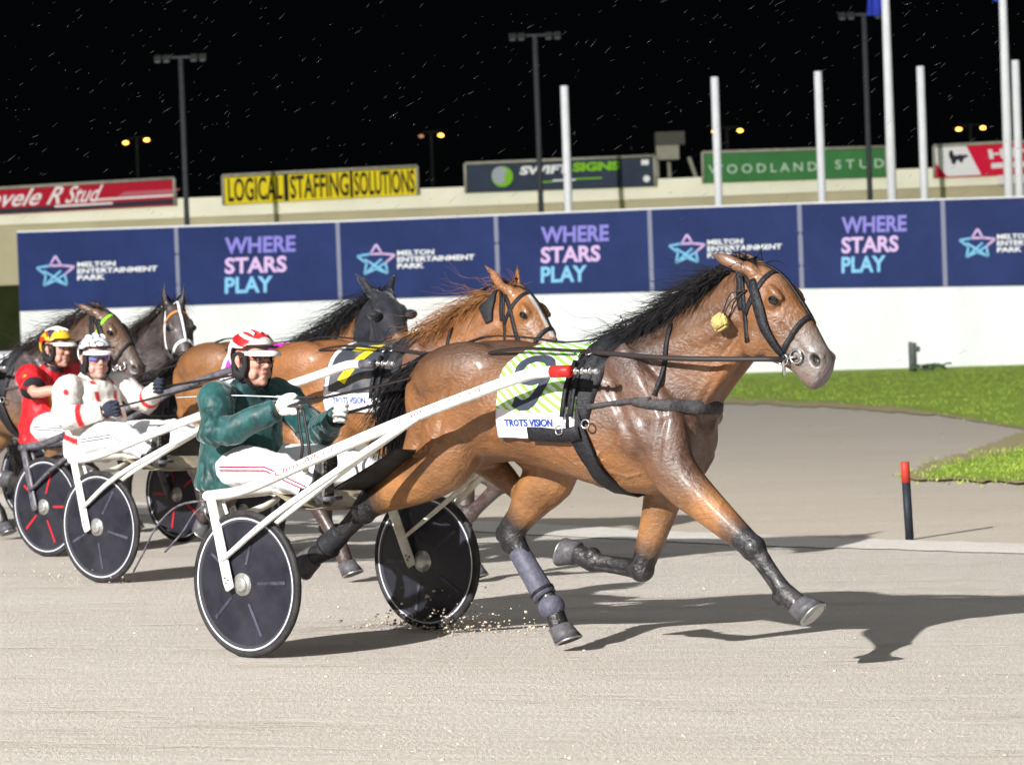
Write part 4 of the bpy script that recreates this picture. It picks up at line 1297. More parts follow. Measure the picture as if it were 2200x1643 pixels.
# ---------------- dressing a horse: pad, girth, breastplate, bridle, reins
def cloth_stripes(name, c1, c2, period=.036, slope=.80, band_from=None, plain=None, box_=None):
    """number-cloth fabric: diagonal stripes above, a plain white strip below; everything from the cloth's own UV in metres"""
    m = mat(name, c1, .75, bump=.12, bscale=300)
    N, L = m.node_tree.nodes, m.node_tree.links
    b = N['Principled BSDF']
    uv = N.new('ShaderNodeUVMap'); uv.uv_map = 'UV'
    sp = N.new('ShaderNodeSeparateXYZ'); L.new(uv.outputs[0], sp.inputs[0])
    def M(op, a, bb, clamp=False):
        x = N.new('ShaderNodeMath'); x.operation = op; x.use_clamp = clamp
        for i, q in enumerate((a, bb)):
            if isinstance(q, (int, float)): x.inputs[i].default_value = q
            elif q is not None: L.new(q, x.inputs[i])
        return x.outputs[0]
    def mixc(fac, a, bb):
        x = N.new('ShaderNodeMix'); x.data_type = 'RGBA'
        L.new(fac, x.inputs[0])
        for i, q in ((6, a), (7, bb)):
            if isinstance(q, tuple): x.inputs[i].default_value = (*q, 1)
            else: L.new(q, x.inputs[i])
        return x.outputs[2]
    t = M('ADD', M('MULTIPLY', sp.outputs[0], slope), sp.outputs[1])
    fr = M('FRACT', M('DIVIDE', t, period), None)
    col = mixc(M('GREATER_THAN', fr, .5), c1, c2)
    if plain: col = mixc(M('GREATER_THAN', fr, 2.0), plain, plain)
    if band_from is not None: col = mixc(M('GREATER_THAN', sp.outputs[1], band_from), col, (.74, .74, .78))
    # dust
    n = N.new('ShaderNodeTexNoise'); n.inputs['Scale'].default_value = 9; n.inputs['Detail'].default_value = 6
    co = N.new('ShaderNodeTexCoord'); L.new(co.outputs['Object'], n.inputs['Vector'])
    r = N.new('ShaderNodeMapRange')
    for i, q in enumerate((.45, .8, 0, .30)): r.inputs[i + 1].default_value = q
    L.new(n.outputs['Fac'], r.inputs[0])
    L.new(mixc(r.outputs[0], col, (.38, .35, .31)), b.inputs['Base Color'])
    return m
M_num_dark = mat('print_dark_navy', (0.035, 0.042, 0.062), 0.7, var=.25, vscale=25)
M_num_blue = mat('print_blue', (0.02, 0.05, 0.30), 0.7)
M_num_yel = mat('print_yellow', (0.80, 0.66, 0.02), 0.7)

def nine_on_cloth(H, place, x0, x1, s0, s1, m, parent, lift=.007):
    P = [(.50 + .315 * math.cos(a), .70 + .215 * math.sin(a)) for a in np.linspace(0, 2 * math.pi, 33)]
    P += [(.815, .60), (.80, .46), (.735, .31), (.63, .18), (.50, .105), (.36, .10), (.21, .165)]
    P = np.array(P); v, f = [], []
    for i, p in enumerate(P):
        t = unit(np.append(P[min(i + 1, len(P) - 1)] - P[max(i - 1, 0)], 0) * np.array([x1 - x0, s1 - s0, 0]))
        nn = np.array([-t[1] / (x1 - x0), t[0] / (s1 - s0)])
        for k in (-1, -.33, .33, 1): v.append(p + nn * k * .0255)
    for i in range(len(P) - 1):
        for k in range(3): f.append((4 * i + k, 4 * i + k + 1, 4 * i + 5 + k, 4 * i + 4 + k))
    W_ = []
    for j, (a, b) in enumerate(v):
        p = place(x0 + (x1 - x0) * a, s1 + (s0 - s1) * b)
        W_.append(H['sub'](p + np.array([0, -lift - .0008 * (j > 130), lift * .35])))
    return new_obj('number', W_, f, m, parent)
def harness(H, x=1.80, steel=True, detail=True):
    R, sub = H['root'], H['sub']
    # padded saddle over the back
    for nm, x0, x1, lim, lift, m in (('saddle_pad', x - .14, x + .085, 99, .024, M_leather), ('harness_saddle', x - .075, x + .045, 66, .044, M_leather)):
        nu, nv = 8, 46
        top, bot = np.zeros((nu, nv, 3)), np.zeros((nu, nv, 3))
        for i in range(nu):
            for j in range(nv):
                ph = math.radians(-lim + 2 * lim * j / (nv - 1))
                u = i / (nu - 1)
                xx = x0 + (x1 - x0) * u - .05 * (abs(ph) / 1.7) ** 1.5 + .05 * (1 - abs(ph) / 1.7)
                e = math.sin(math.pi * min(1, max(0, u))) ** .4
                q = math.sin(math.pi * j / (nv - 1)) ** .25
                p, nn = skin_at(H, xx, ph, lift=0)
                bot[i, j] = p - nn * .004
                top[i, j] = p + nn * lift * (.25 + .75 * e * q)
        top = smooth_grid(top, 2)
        v = [sub(p) for p in top.reshape(-1, 3)] + [sub(p) for p in bot.reshape(-1, 3)]
        K = nu * nv
        f = []
        for i in range(nu - 1):
            for j in range(nv - 1):
                a = i * nv + j
                f.append((a, a + 1, a + nv + 1, a + nv)); f.append((K + a + nv, K + a + nv + 1, K + a + 1, K + a))
        for j in range(nv - 1): f.append((j, K + j, K + j + 1, j + 1)); a = (nu - 1) * nv + j; f.append((a + 1, K + a + 1, K + a, a))
        for i in range(nu - 1): a = i * nv; f.append((a + nv, K + a + nv, K + a, a)); a = i * nv + nv - 1; f.append((a, K + a, K + a + nv, a + nv))
        new_obj(nm, v, f, m, R)
    S = trunk_strap(H, [(x - .06, -80), (x - .045, -95), (x - .01, -115), (x + .03, -135), (x + .05, -150), (x + .06, 180), (x + .05, 150), (x + .03, 135), (x - .01, 115), (x - .045, 95), (x - .06, 80)], .10, .012, 3, .006)
    S.build('girth', M_leather, R)
    if not detail: return
    for s in (-1, 1):
        for xx in (x - .065, x - .015):
            S = Shell()
            T = trunk_strap(H, [(xx, 40 * s), (xx - .01, 65 * s), (xx - .02, 92 * s)], .022, .008, 3, .036)
            S.add(T.verts(), T.f); S.build('billet', M_leather, R)
    S = Shell()
    def ringlet(c, r, nrm, w=.004):
        a = axes(nrm)
        S.add(*tube([sub(c) + a[:, 1] * r * math.cos(t) + a[:, 2] * r * math.sin(t) for t in np.linspace(0, 6.2832, 15)], w, 6))
    for s in (-1, 1):
        for xx, ph in ((x - .065, 33), (x + .0, 33), (x - .10, 103), (x + .04, 98)):
            p, nn = skin_at(H, xx, math.radians(ph * s), lift=.045)
            ringlet(p, .020, (nn[0], nn[1], nn[2] + .2))
    p, nn = skin_at(H, x + .03, 0, lift=.05)
    ringlet(p, .022, (0, 1, 0)); S.add(*tube([sub(p), sub(p + np.array([.03, 0, .03])), sub(p + np.array([.02, 0, .06]))], .005, 6))
    S.build('harness_ring', M_steel, R)
    # back strap to the crupper
    S = Shell(); P, Nn = [], []
    for xx in (x - .06, x - .3, x - .55, x - .8, x - 1.02):
        p, nn = skin_at(H, xx, 0, lift=.016); P.append(sub(p)); Nn.append(nn)
    S.add(*ribbon(P, Nn, .032, .008, 3)); S.build('back_strap', M_leather, R)
    # breast collar
    for s in (-1, 1):
        P, Nn = [], []
        for xx, zz in ((x + .03, 1.185), (x + .17, 1.20), (x + .30, 1.212), (x + .36, 1.215)):
            c = cast(H, (xx, .8 * s, zz), (0, -s, 0), .006)
            if c: P.append(sub(c[0])); Nn.append(c[1])
        if len(P) > 1:
            S = Shell(); S.add(*ribbon(P, Nn, .024, .008, 3)); S.build('trace', M_dusty, R)
    S = Shell(); P, Nn = [], []
    for a in range(-68, 69, 8):
        q = math.radians(a)
        d = np.array([math.cos(q), math.sin(q), 0])
        c = cast(H, np.array([x + .17, 0, 1.175 - .04 * math.cos(q) ** 2 + .035]) + d * 1.2, -d, .006)
        if c: P.append(sub(c[0])); Nn.append(c[1] * np.array([1, 1, .15]))
    S.add(*ribbon(P, Nn, [.02, .05, .062, .065, .062, .05, .02], .010, 2)); S.build('breast_collar', M_dusty, R)
    for s in (-1, 1):
        P, Nn = [], []
        for xx, zz in ((x + .37, 1.23), (x + .385, 1.35), (x + .40, 1.46), (x + .39, 1.55)):
            c = cast(H, (xx, .8 * s, zz), (0, -s, 0), .005)
            if c: P.append(sub(c[0])); Nn.append(c[1])
        if len(P) > 1:
            S = Shell(); S.add(*ribbon(P, Nn, .022, .006, 3)); S.build('neck_strap', M_leather, R)

def bridle(H, m=None, brow_m=None, nose_m=None, blinker=True, full=True, bit=True):
    m = m or M_leather
    R, sub, ps = H['root'], H['sub'], H['ps']
    br = tag(empty('bridle', (0, 0, 0)), None); br.parent = R
    S = head_strap(H, [(2.60, 1.755), (2.655, 1.68), (2.70, 1.58), (2.735, 1.48), (2.79, 1.40), (2.845, 1.385)], .030)
    for q in S: q.build('cheek_strap', nose_m or m, br)
    S = head_strap(H, [(2.585, 1.765), (2.60, 1.66), (2.61, 1.55), (2.625, 1.46)], .026)
    for q in S: q.build('throat_lash', m, br)
    S = round_strap(H, ((2.715, 1.765), (2.62, 1.60)), .026); S.build('browband', brow_m or m, br)
    S = round_strap(H, ((2.892, 1.560), (2.80, 1.42)), .026); S.build('noseband', nose_m or m, br)
    S = round_strap(H, ((2.56, 1.83), (2.58, 1.62)), .030); S.build('crownpiece', m, br)
    if full:
        S = Shell(); P, Nn = [], []
        for x0, z0 in ((2.575, 1.95), (2.70, 1.93), (2.80, 1.83), (2.88, 1.70), (2.94, 1.60)):
            o = ps.head(np.array([x0, 0, z0])); d = ps.head_dir(np.array([-.62, 0, -.75]))
            c = cast(H, o, d, .006)
            if c: P.append(sub(c[0])); Nn.append(c[1])
        S.add(*ribbon(P, Nn, .02, .006, 3)); S.build('face_strap', nose_m or m, br)
    if blinker:
        for q in head_strap(H, [(2.645, 1.735), (2.672, 1.67), (2.70, 1.60), (2.725, 1.52), (2.765, 1.45), (2.795, 1.40)], [.030, .046, .056, .048, .036, .024], .010, lift=.006, k=4): q.build('cheek_guard', M_leather, br)
    if bit:
        for s in (-1, 1):
            S = Shell()
            cc = []
            for x0, z0 in ((2.795, 1.383), (2.862, 1.392)):
                c = cast(H, ps.head(np.array([x0, .6 * s, z0])), ps.head_dir(np.array([0, -s, 0])), .012)
                if c: cc.append(c[0])
            if len(cc) < 2: continue
            for q, rad in zip(cc, (.024, .030)):
                e1, e2 = ps.head_dir(np.array([1.0, 0, 0])), ps.head_dir(np.array([0, 0, 1.0]))
                S.add(*tube([sub(q + (e1 * math.cos(t) + e2 * math.sin(t)) * rad) for t in np.linspace(0, 6.2832, 17)], .005, 6))
            up = ps.head_dir(np.array([-.05, 0, 1.0]))
            S.add(*tube([sub(cc[0] + up * .075), sub(cc[0] + up * .04), sub(cc[0]), sub(cc[0] - up * .07)], [.008, .005, .006, .009], 8))
            S.add(*tube([sub(cc[0]), sub(cc[1])], .006, 8))
            S.build('bit', M_steel, br)
    return br

def reins(H, hands, x=1.80, m=None, bitx=(2.80, 1.38)):
    """one rein a side from the bit through the saddle ring to the driver's hand; hands: right and left, in turnout coordinates"""
    R, sub, ps = H['root'], H['sub'], H['ps']
    for s, hnd in zip((-1, 1), hands):
        b = ps.head(np.array([bitx[0], .085 * s, bitx[1]]))
        t, nn = skin_at(H, x - .03, math.radians(33 * s), lift=.05)
        mid = (b + t) / 2 + np.array([0, .06 * s, -.012])
        S = Shell()
        P = [b, mid, t]
        S.add(*ribbon([sub(p) for p in catmull(P, 6)], [np.array([0, s, .25])] * 13, .024, .005))
        h = np.asarray(hnd, float)
        q1, _ = skin_at(H, x - .55, math.radians(30 * s), lift=.03)
        q2 = q1 + (h - q1) * .45 + np.array([0, 0, -.02])
        S2 = Shell(); P = [t, q1, q2, h]
        S2.add(*ribbon([sub(p) for p in catmull(P, 6)], [np.array([0, s * .6, .8])] * 19, .020, .005))
        o = S.build('rein', M_rein, R)
        S2.build('hand_part', M_rein, o)
def overcheck(H, x=1.80):
    sub, ps = H['sub'], H['ps']
    t, _ = skin_at(H, x + .05, 0, lift=.06)
    p1 = ps.neck(np.array([2.18, .0, 1.665]), .35); p2 = ps.neck(np.array([2.40, 0, 1.80]), .85); p3 = ps.head(np.array([2.56, 0, 1.84]))
    S = Shell()
    for dy in (-.012, .012):
        S.add(*ribbon([sub(p + np.array([0, dy, 0])) for p in catmull([t, p1, p2, p3], 6)], [np.array([0, 0, 1.0])] * 19, .014, .005))
    S.build('overcheck_rein', M_leather, H['root'])

# ================================================================== SULKIES
M_white = mat('white_enamel', (0.74, 0.735, 0.70), 0.34, var=.13, vscale=13, coat=.25, detail=10)
M_wdirt = mat('splashed_white_enamel', (0.74, 0.73, 0.68), 0.4, var2=(.46, .41, .30), vscale=9, detail=9)
M_blackf = mat('black_enamel', (0.03, 0.03, 0.038), 0.35, var2=(.16, .15, .17), vscale=22)
M_tyre = mat('black_tyre', (0.012, 0.012, 0.015), 0.6, var2=(.045, .042, .04), vscale=14)
M_rim = mat('wheel_rim', (0.05, 0.05, 0.06), 0.35)
M_rimline = mat('pale_rim_line', (0.55, 0.56, 0.62), 0.35)
M_disc = mat('smoked_wheel_disc', (0.010, 0.0105, 0.016), 0.34, var2=(.028, .028, .038), vscale=5, detail=10, spec=.3, rvar=.08)
M_spoke = mat('grey_spoke_mark', (0.055, 0.055, 0.075), 0.4, var=.6, vscale=14)
M_spoke_red = mat('red_spoke_mark', (0.50, 0.02, 0.03), 0.4)
M_hub = mat('hub_metal', (0.42, 0.41, 0.39), 0.4, metal=.6, var=.3, vscale=40)
M_redtip = mat('red_shaft_sleeve', (0.55, 0.02, 0.02), 0.4, var=.2, vscale=30)
M_seat = mat('black_seat_vinyl', (0.02, 0.02, 0.024), 0.5, bump=.2)
M_guard = mat('muddy_guard_cloth', (0.17, 0.14, 0.095), 0.9, var2=(.30, .26, .19), vscale=8, detail=9)
M_sheet = mat('black_dust_sheet', (0.012, 0.012, 0.013), 0.7, var2=(.05, .045, .04), vscale=10)
M_text = mat('dull_red_lettering', (0.30, 0.06, 0.07), 0.6)
M_decal = mat('white_wheel_lettering', (0.70, 0.70, 0.76), 0.5)

def wheel(root, y, spokes, turn, decal=None, holes=False):
    R = .36
    c = np.array([0, y, R])
    def circ(r, yo, a0=0, n=72): return [c + np.array([math.cos(a) * r, yo, math.sin(a) * r]) for a in np.linspace(a0, a0 + 2 * math.pi, n + 1)]
    def annulus(S, r0, r1, yo0, yo1, n=72):
        a, b = circ(r0, yo0, 0, n)[:-1], circ(r1, yo1, 0, n)[:-1]
        S.add(a + b, [(i, (i + 1) % n, n + (i + 1) % n, n + i) for i in range(n)])
    S = Shell()
    prof = [(.052, 0)] + [(r, yo) for r, yo in ((.052, .030), (.10, .027), (.20, .017), (.30, .0075), (.318, .006))]
    for sg in (-1, 1):
        for (r0, y0), (r1, y1) in zip(prof[1:], prof[2:]): annulus(S, r0, r1, y0 * sg, y1 * sg)
    w = S.build('wheel', M_disc, root)
    S = Shell()
    S.add(*tube(circ(.342, 0), [(.018, .017)] * 73, 12, side=(0, 1, 0), cap=False)); S.build('tyre', M_tyre, w)
    S = Shell()
    for sg in (-1, 1): annulus(S, .306, .330, .0125 * sg, .0145 * sg); annulus(S, .300, .306, .006 * sg, .0125 * sg)
    S.build('rim', M_rim, w)
    S = Shell()
    for sg in (-1, 1): annulus(S, .3165, .3245, .0162 * sg, .0168 * sg)
    S.build('rim_line', M_rimline, w)
    for k in range(5):
        S = Shell()
        a = turn + k * 2 * math.pi / 5
        e, t = np.array([math.cos(a), 0, math.sin(a)]), np.array([-math.sin(a), 0, math.cos(a)])
        for sg in (-1, 1):
            h = lambda r: np.interp(r, [p[0] for p in prof[1:]], [p[1] for p in prof[1:]]) + .003
            rr = np.linspace(.10, .268, 6)
            P = [c + e * r + t * (.007 + (r - .1) * .012) * q + np.array([0, h(r) * sg, 0]) for r in rr for q in (-1, 1)]
            S.add(P, [(2 * i, 2 * i + 1, 2 * i + 3, 2 * i + 2) for i in range(5)])
        S.build('spoke', spokes, w)
    S = Shell(); S.add(*tube([c + np.array([0, q, 0]) for q in (-.05, -.047, .047, .05)], [.030, .036, .036, .030], 20)); S.add(*tube([c + np.array([0, q, 0]) for q in (-.036, .036)], .056, 24)); S.build('hub', M_hub, w)
    if decal:
        a = math.radians(62)
        e, t = np.array([math.cos(a), 0, math.sin(a)]), np.array([-math.sin(a), 0, math.cos(a)])
        S = Shell(); o = np.array([0, -.026, 0])
        text_on(S, decal, c + e * .09 + t * .028 + o, c + e * .27 + t * .028 + o * .55, c + e * .09 - t * .012 + o, 0, bold=.04)
        S.build('lettering', M_decal, w, smooth=False)
    return w

def sulky(name, label, O, frame_m=None, spokes=None, shaft_dx=0.0, turn=0.35, tip='red', words=None, decal=None, sheet=True, dirt=None):
    fm = frame_m or M_white
    dm = dirt or M_wdirt
    r = tag(empty(name, (O[0], O[1], 0), -HEAD), label, 'sulky', 'racing sulkies')
    D = shaft_dx
    for s in (-1, 1):
        wheel(r, .665 * s, spokes or M_spoke, turn + s * .3, decal if s < 0 else None)
        for side, y0, y1, dd in (('o', .655, .720, 0), ('i', .60, .612, .03)):
            S = Shell()
            S.add(*tube([(-.238, y0 * s, .778), (-.17, (y0 * .6 + y1 * .4) * s, .62), (-.075, y1 * s, .375), (-.058, y1 * s, .335)], [(.030, .016), (.031, .015), (.033, .012), (.026, .010)], 12, side=(0, 1, 0), k=2))
            S.build('fork', (fm if s < 0 else dm), r)
            S = Shell()
            for dx_, dz_ in ((-.012, .02), (.008, .012), (-.004, -.004)): S.add(*tube([(-.072 + dx_, (y1 - .014) * s, .372 + dz_), (-.072 + dx_, (y1 + .014) * s, .372 + dz_)], .006, 8))
            S.build('bolt', M_blackf, r)
        S = Shell()
        P = [(-.262, .64 * s, .785), (-.20, .64 * s, .79), (-.02, .60 * s, .822), (.449 + D * .3, .55 * s, .986), (.95 + D * .7, .50 * s, 1.150), (1.42 + D, .44 * s, 1.292), (1.60 + D, .405 * s, 1.342), (1.68 + D, .40 * s, 1.352), (1.735 + D, .40 * s, 1.353)]
        S.add(*tube(P, [.026, .027, .026, .0275, .0275, .027, .0275, .027, .0265], 16, k=5))
        sh = S.build('shaft', fm, r)
        S = Shell()
        S.add(*tube([(1.735 + D, .40 * s, 1.353), (1.74 + D, .40 * s, 1.3535), (1.845 + D, .40 * s, 1.355), (1.85 + D, .40 * s, 1.355)], [.024, .0285, .0285, .022], 16))
        S.build('sleeve', M_redtip if tip == 'red' else M_blackf, sh)
        S = Shell()
        S.add(*tube([(1.845 + D, .40 * s, 1.355), (1.98 + D, .395 * s, 1.352)], .0095, 10))
        for q in (1.87, 1.91, 1.955): S.add(*tube([(q + D, .40 * s, 1.355), (q + .014 + D, .40 * s, 1.355)], .017, 12))
        S.add(*ellipsoid((1.99 + D, .395 * s, 1.352), (.018, .016, .016)))
        S.build('coupling', M_steel, sh)
        for ya, yb, q in ((.715, .705, 1.0), (.612, .612, .8)):
            S = Shell(); S.add(*tube([(-.112, ya * s, .478), (.222, yb * s, .690), (.60 + D * .4, (.60 if q == 1 else .545) * s, .925), (1.01 + D * .7, .497 * s, 1.160)], [.013 * q, .0165 * q, .017 * q, .018 * q], 12, k=4)); S.build('brace', fm if s < 0 else dm, r)
        S = Shell(); S.add(*tube([(-.14, .30 * s, .785), (.04, .30 * s, .80), (.10, .33 * s, .885), (.26, .50 * s, .915)], .0175, 12, k=3)); S.build('bracket', dm, r)
        S = Shell(); S.add(*tube([(.16, .44 * s, .80), (.26, .36 * s, .75), (.31, .36 * s, .75)], .012, 8, k=2)); S.add(*box((.292, .36 * s, .758), (.05, .12, .02))); S.build('footrest', M_blackf, r)
        S = Shell(); S.add(*tube([(-.20, .47 * s, .68), (-.16, .30 * s, .73), (-.30, .16 * s, .77), (-.78, .15 * s, .795)], .017, 10, k=3)); S.build('seat_tube', dm, r)
    S = Shell(); S.add(*tube([(-.238, -.64, .782), (-.18, -.40, .785), (-.125, 0, .795), (-.18, .40, .785), (-.238, .64, .782)], .0215, 14, k=4)); S.build('crossbar', dm, r)
    for s in (-1, 1):
        S = Shell(); S.add(*ellipsoid((-.245, .655 * s, .785), (.036, .034, .028))); S.build('joint', fm, r)
    S = Shell(); v, f = ellipsoid((-.65, 0, .832), (.22, .21, .038)); S.add(v, f); S.build('seat', M_seat, r)
    n = 12
    v, f = [], []
    for i in range(n):
        for j in range(9):
            u, w = i / (n - 1), j / 8 * 2 - 1
            v.append((-.12 + .36 * u, .34 * w, .765 - .085 * math.sin(u * 2.2) + .02 * w * w))
    for i in range(n - 1):
        for j in range(8): f.append((i * 9 + j, i * 9 + j + 1, (i + 1) * 9 + j + 1, (i + 1) * 9 + j))
    new_obj('mud_guard', v, f, M_guard, r).modifiers.new('t', 'SOLIDIFY').thickness = .004
    if sheet:
        v, f = [], []
        for i in range(n):
            for j in range(11):
                u, w = i / (n - 1), j / 10 * 2 - 1
                v.append((.32 + .42 * u, .36 * w, .80 + .19 * u - .03 * math.sin(math.pi * u) * (1 - w * w) - .02 * (1 - w * w)))
        for i in range(n - 1):
            for j in range(10): f.append((i * 11 + j, i * 11 + j + 1, (i + 1) * 11 + j + 1, (i + 1) * 11 + j))
        new_obj('dust_sheet', v, f, M_sheet, r).modifiers.new('t', 'SOLIDIFY').thickness = .012
    for wd, x0, x1, sz in (words or ()):
        S = Shell()
        def pos(x):
            return np.array([x, np.interp(x, [-.02, .449, .95, 1.42], [-.60, -.55, -.50, -.44]), np.interp(x, [-.02, .449, .95, 1.42], [.822, .986, 1.150, 1.292])])
        A, B = pos(x0), pos(x1)
        upv = unit(np.cross(B - A, [0, 1, 0])); upv = upv if upv[2] > 0 else -upv
        out = np.array([0.05, -.0285, 0.002])
        text_on(S, wd, A + upv * sz, B + upv * sz, A - upv * sz * .6, np.array([0, -.0275, .004]), bold=-.002, shear=.3)
        S.build('lettering', M_text, r, smooth=False)
    return r

# ================================================================== DRIVERS
M_skin = mat('weathered_skin', (0.52, 0.275, 0.205), 0.5, vcol=True, var=.14, vscale=35, bump=.25, bscale=220, spec=.45)
M_white_glove = mat('white_leather_glove', (0.76, 0.74, 0.69), 0.6, var=.12, vscale=40, bump=.4, bscale=120)
M_dark_glove = mat('navy_knit_glove', (0.030, 0.035, 0.055), 0.8, var=.3, vscale=60, bump=.5, bscale=250)
M_trousers = mat('white_race_trousers', (0.72, 0.72, 0.73), 0.55, var=.10, vscale=9, bump=.6, bscale=20, detail=9)
M_stripe = mat('crimson_piping', (0.36, 0.01, 0.05), 0.6)
M_stripe_dk = mat('grey_piping', (0.16, 0.16, 0.19), 0.6)
M_bootb = mat('black_boot_rubber', (0.018, 0.018, 0.02), 0.5, var2=(.09, .085, .08), vscale=45)
M_sole = mat('muddy_boot_sole', (0.030, 0.029, 0.028), 0.8, var2=(.17, .16, .145), vscale=42, detail=3, bump=.8, bscale=60)
M_helm = mat('painted_helmet', (1, 1, 1), 0.22, vcol=True, coat=.5, spec=.5)
M_peak_w = mat('white_helmet_peak', (0.80, 0.80, 0.80), 0.3)
M_pad = mat('black_helmet_padding', (0.020, 0.020, 0.022), 0.75, bump=.5, bscale=160)
M_strap = mat('black_chin_strap', (0.022, 0.022, 0.028), 0.7)
M_glasses = mat('black_glasses_frame', (0.01, 0.01, 0.012), 0.3)
M_lens = mat('clear_lens', (0.9, 0.92, 0.95), 0.02); M_lens.node_tree.nodes['Principled BSDF'].inputs['Transmission Weight'].default_value = 1.0; M_lens.node_tree.nodes['Principled BSDF'].inputs['IOR'].default_value = 1.03
M_goggle = mat('violet_mirror_goggle', (0.12, 0.10, 0.30), 0.12, spec=.8, coat=.4)
M_eyew = mat('eye_white', (0.55, 0.52, 0.5), 0.2)
M_velvet = mat('wet_green_satin', (1, 1, 1), 0.44, vcol=True, var=.6, vscale=12, bump=.9, bscale=26, sheen=.6, spec=.5, detail=9, stretch=(1, 1, .5), rvar=.18)
M_silks = mat('racing_silks', (1, 1, 1), 0.42, vcol=True, var=.07, vscale=14, bump=.5, bscale=26, spec=.5, stretch=(1, 1, .55))

def head_shell(S, T):
    """T maps head coordinates (x to the face, y to its left, z up) to turnout coordinates"""
    def e(c, r, ax=None, n=14, m=10):
        v, f = ellipsoid((0, 0, 0), r, axes(ax) if ax else None, n, m)
        S.add(T(v + np.array(c)), f)
    e((-.012, 0, .045), (.097, .076, .085)); e((.030, 0, -.015), (.066, .060, .092)); e((.050, 0, -.088), (.042, .040, .030))
    e((.078, 0, -.098), (.018, .022, .018)); e((.010, 0, -.065), (.058, .056, .045))
    e((.070, 0, .040), (.026, .052, .018)); e((.093, 0, .010), (.012, .0105, .034), (1, 0, .3)); e((.104, 0, -.016), (.016, .0135, .013)); e((.094, .011, -.021), (.010, .008, .009)); e((.094, -.011, -.021), (.010, .008, .009))
    for s in (-1, 1):
        e((.066, .036 * s, -.012), (.026, .022, .022)); e((.048, .044 * s, -.055), (.032, .018, .030))
        e((-.008, .087 * s, .002), (.019, .009, .033), (1, .25 * s, .15)); e((-.012, .095 * s, .008), (.020, .006, .022), (1, .4 * s, .15)); e((.002, .092 * s, -.020), (.009, .006, .011))
        e((.078, .030 * s, .0325), (.014, .022, .007)); e((.076, .029 * s, .0045), (.012, .017, .005))
    e((.091, 0, -.049), (.010, .023, .0055)); e((.090, 0, -.060), (.010, .020, .0065)); e((.086, 0, -.075), (.010, .024, .008))

def fist(S, wrist, fwd, up, side):
    """a gloved hand closed on a rein: palm, four bent fingers of unequal length and a thumb; side +1 left hand, -1 right"""
    f, u = unit(fwd), unit(np.asarray(up) - unit(fwd) * (np.asarray(up) @ unit(fwd)))
    inn = np.cross(f, u) * (1 if side > 0 else -1)           # towards the other hand (palm side)
    Wp = lambda a, b, c: np.asarray(wrist) + f * a + u * b + inn * c
    S.add(*tube([Wp(-.035, 0, 0), Wp(.0, 0, 0), Wp(.04, 0, .003), Wp(.078, .002, .006), Wp(.092, .002, .008)], [(.026, .031), (.024, .030), (.021, .040), (.020, .043), (.014, .038)], 12, side=u, k=3))
    for i, (b, L) in enumerate(((.036, .92), (.013, 1.03), (-.011, .97), (-.034, .78))):
        fl = .012 * (1.5 - i) * .2
        P = [Wp(.078, b, .002), Wp(.092 + .020 * L, b + fl, .004), Wp(.098 + .026 * L, b + fl, .022), Wp(.090 + .020 * L, b, .044 * L), Wp(.066, b - .002, .050 * L), Wp(.050, b - .003, .040)]
        S.add(*tube(P, [.0112, .0106, .0104, .0098, .0092, .0080], 10, k=3))
    S.add(*tube([Wp(.020, .026, .010), Wp(.048, .046, .022), Wp(.078, .052, .032), Wp(.104, .046, .040), Wp(.113, .042, .041)], [.0165, .0150, .0125, .0115, .0075], 10, k=3))

def wrinkle(v, n, amp, scale, off, fn=None):
    a = np.array([noise.noise(Vector((p[0] * scale + off, p[1] * scale, p[2] * scale * .55))) for p in v])
    b = np.array([noise.noise(Vector((p[0] * scale * 2.3 - off, p[1] * scale * 2.3, p[2] * scale * 1.2))) for p in v])
    r = (1 - np.abs(a) * 2.2) + .45 * (1 - np.abs(b) * 2.2)
    w = np.ones(len(v)) if fn is None else fn(v)
    r2 = np.array([noise.noise(Vector((p[0] * 5.5 + off, p[1] * 5.5 + 3, p[2] * 7.5))) for p in v])
    return v + n * ((r + 1.3 * (1 - np.abs(r2) * 3)) * amp * w)[:, None]

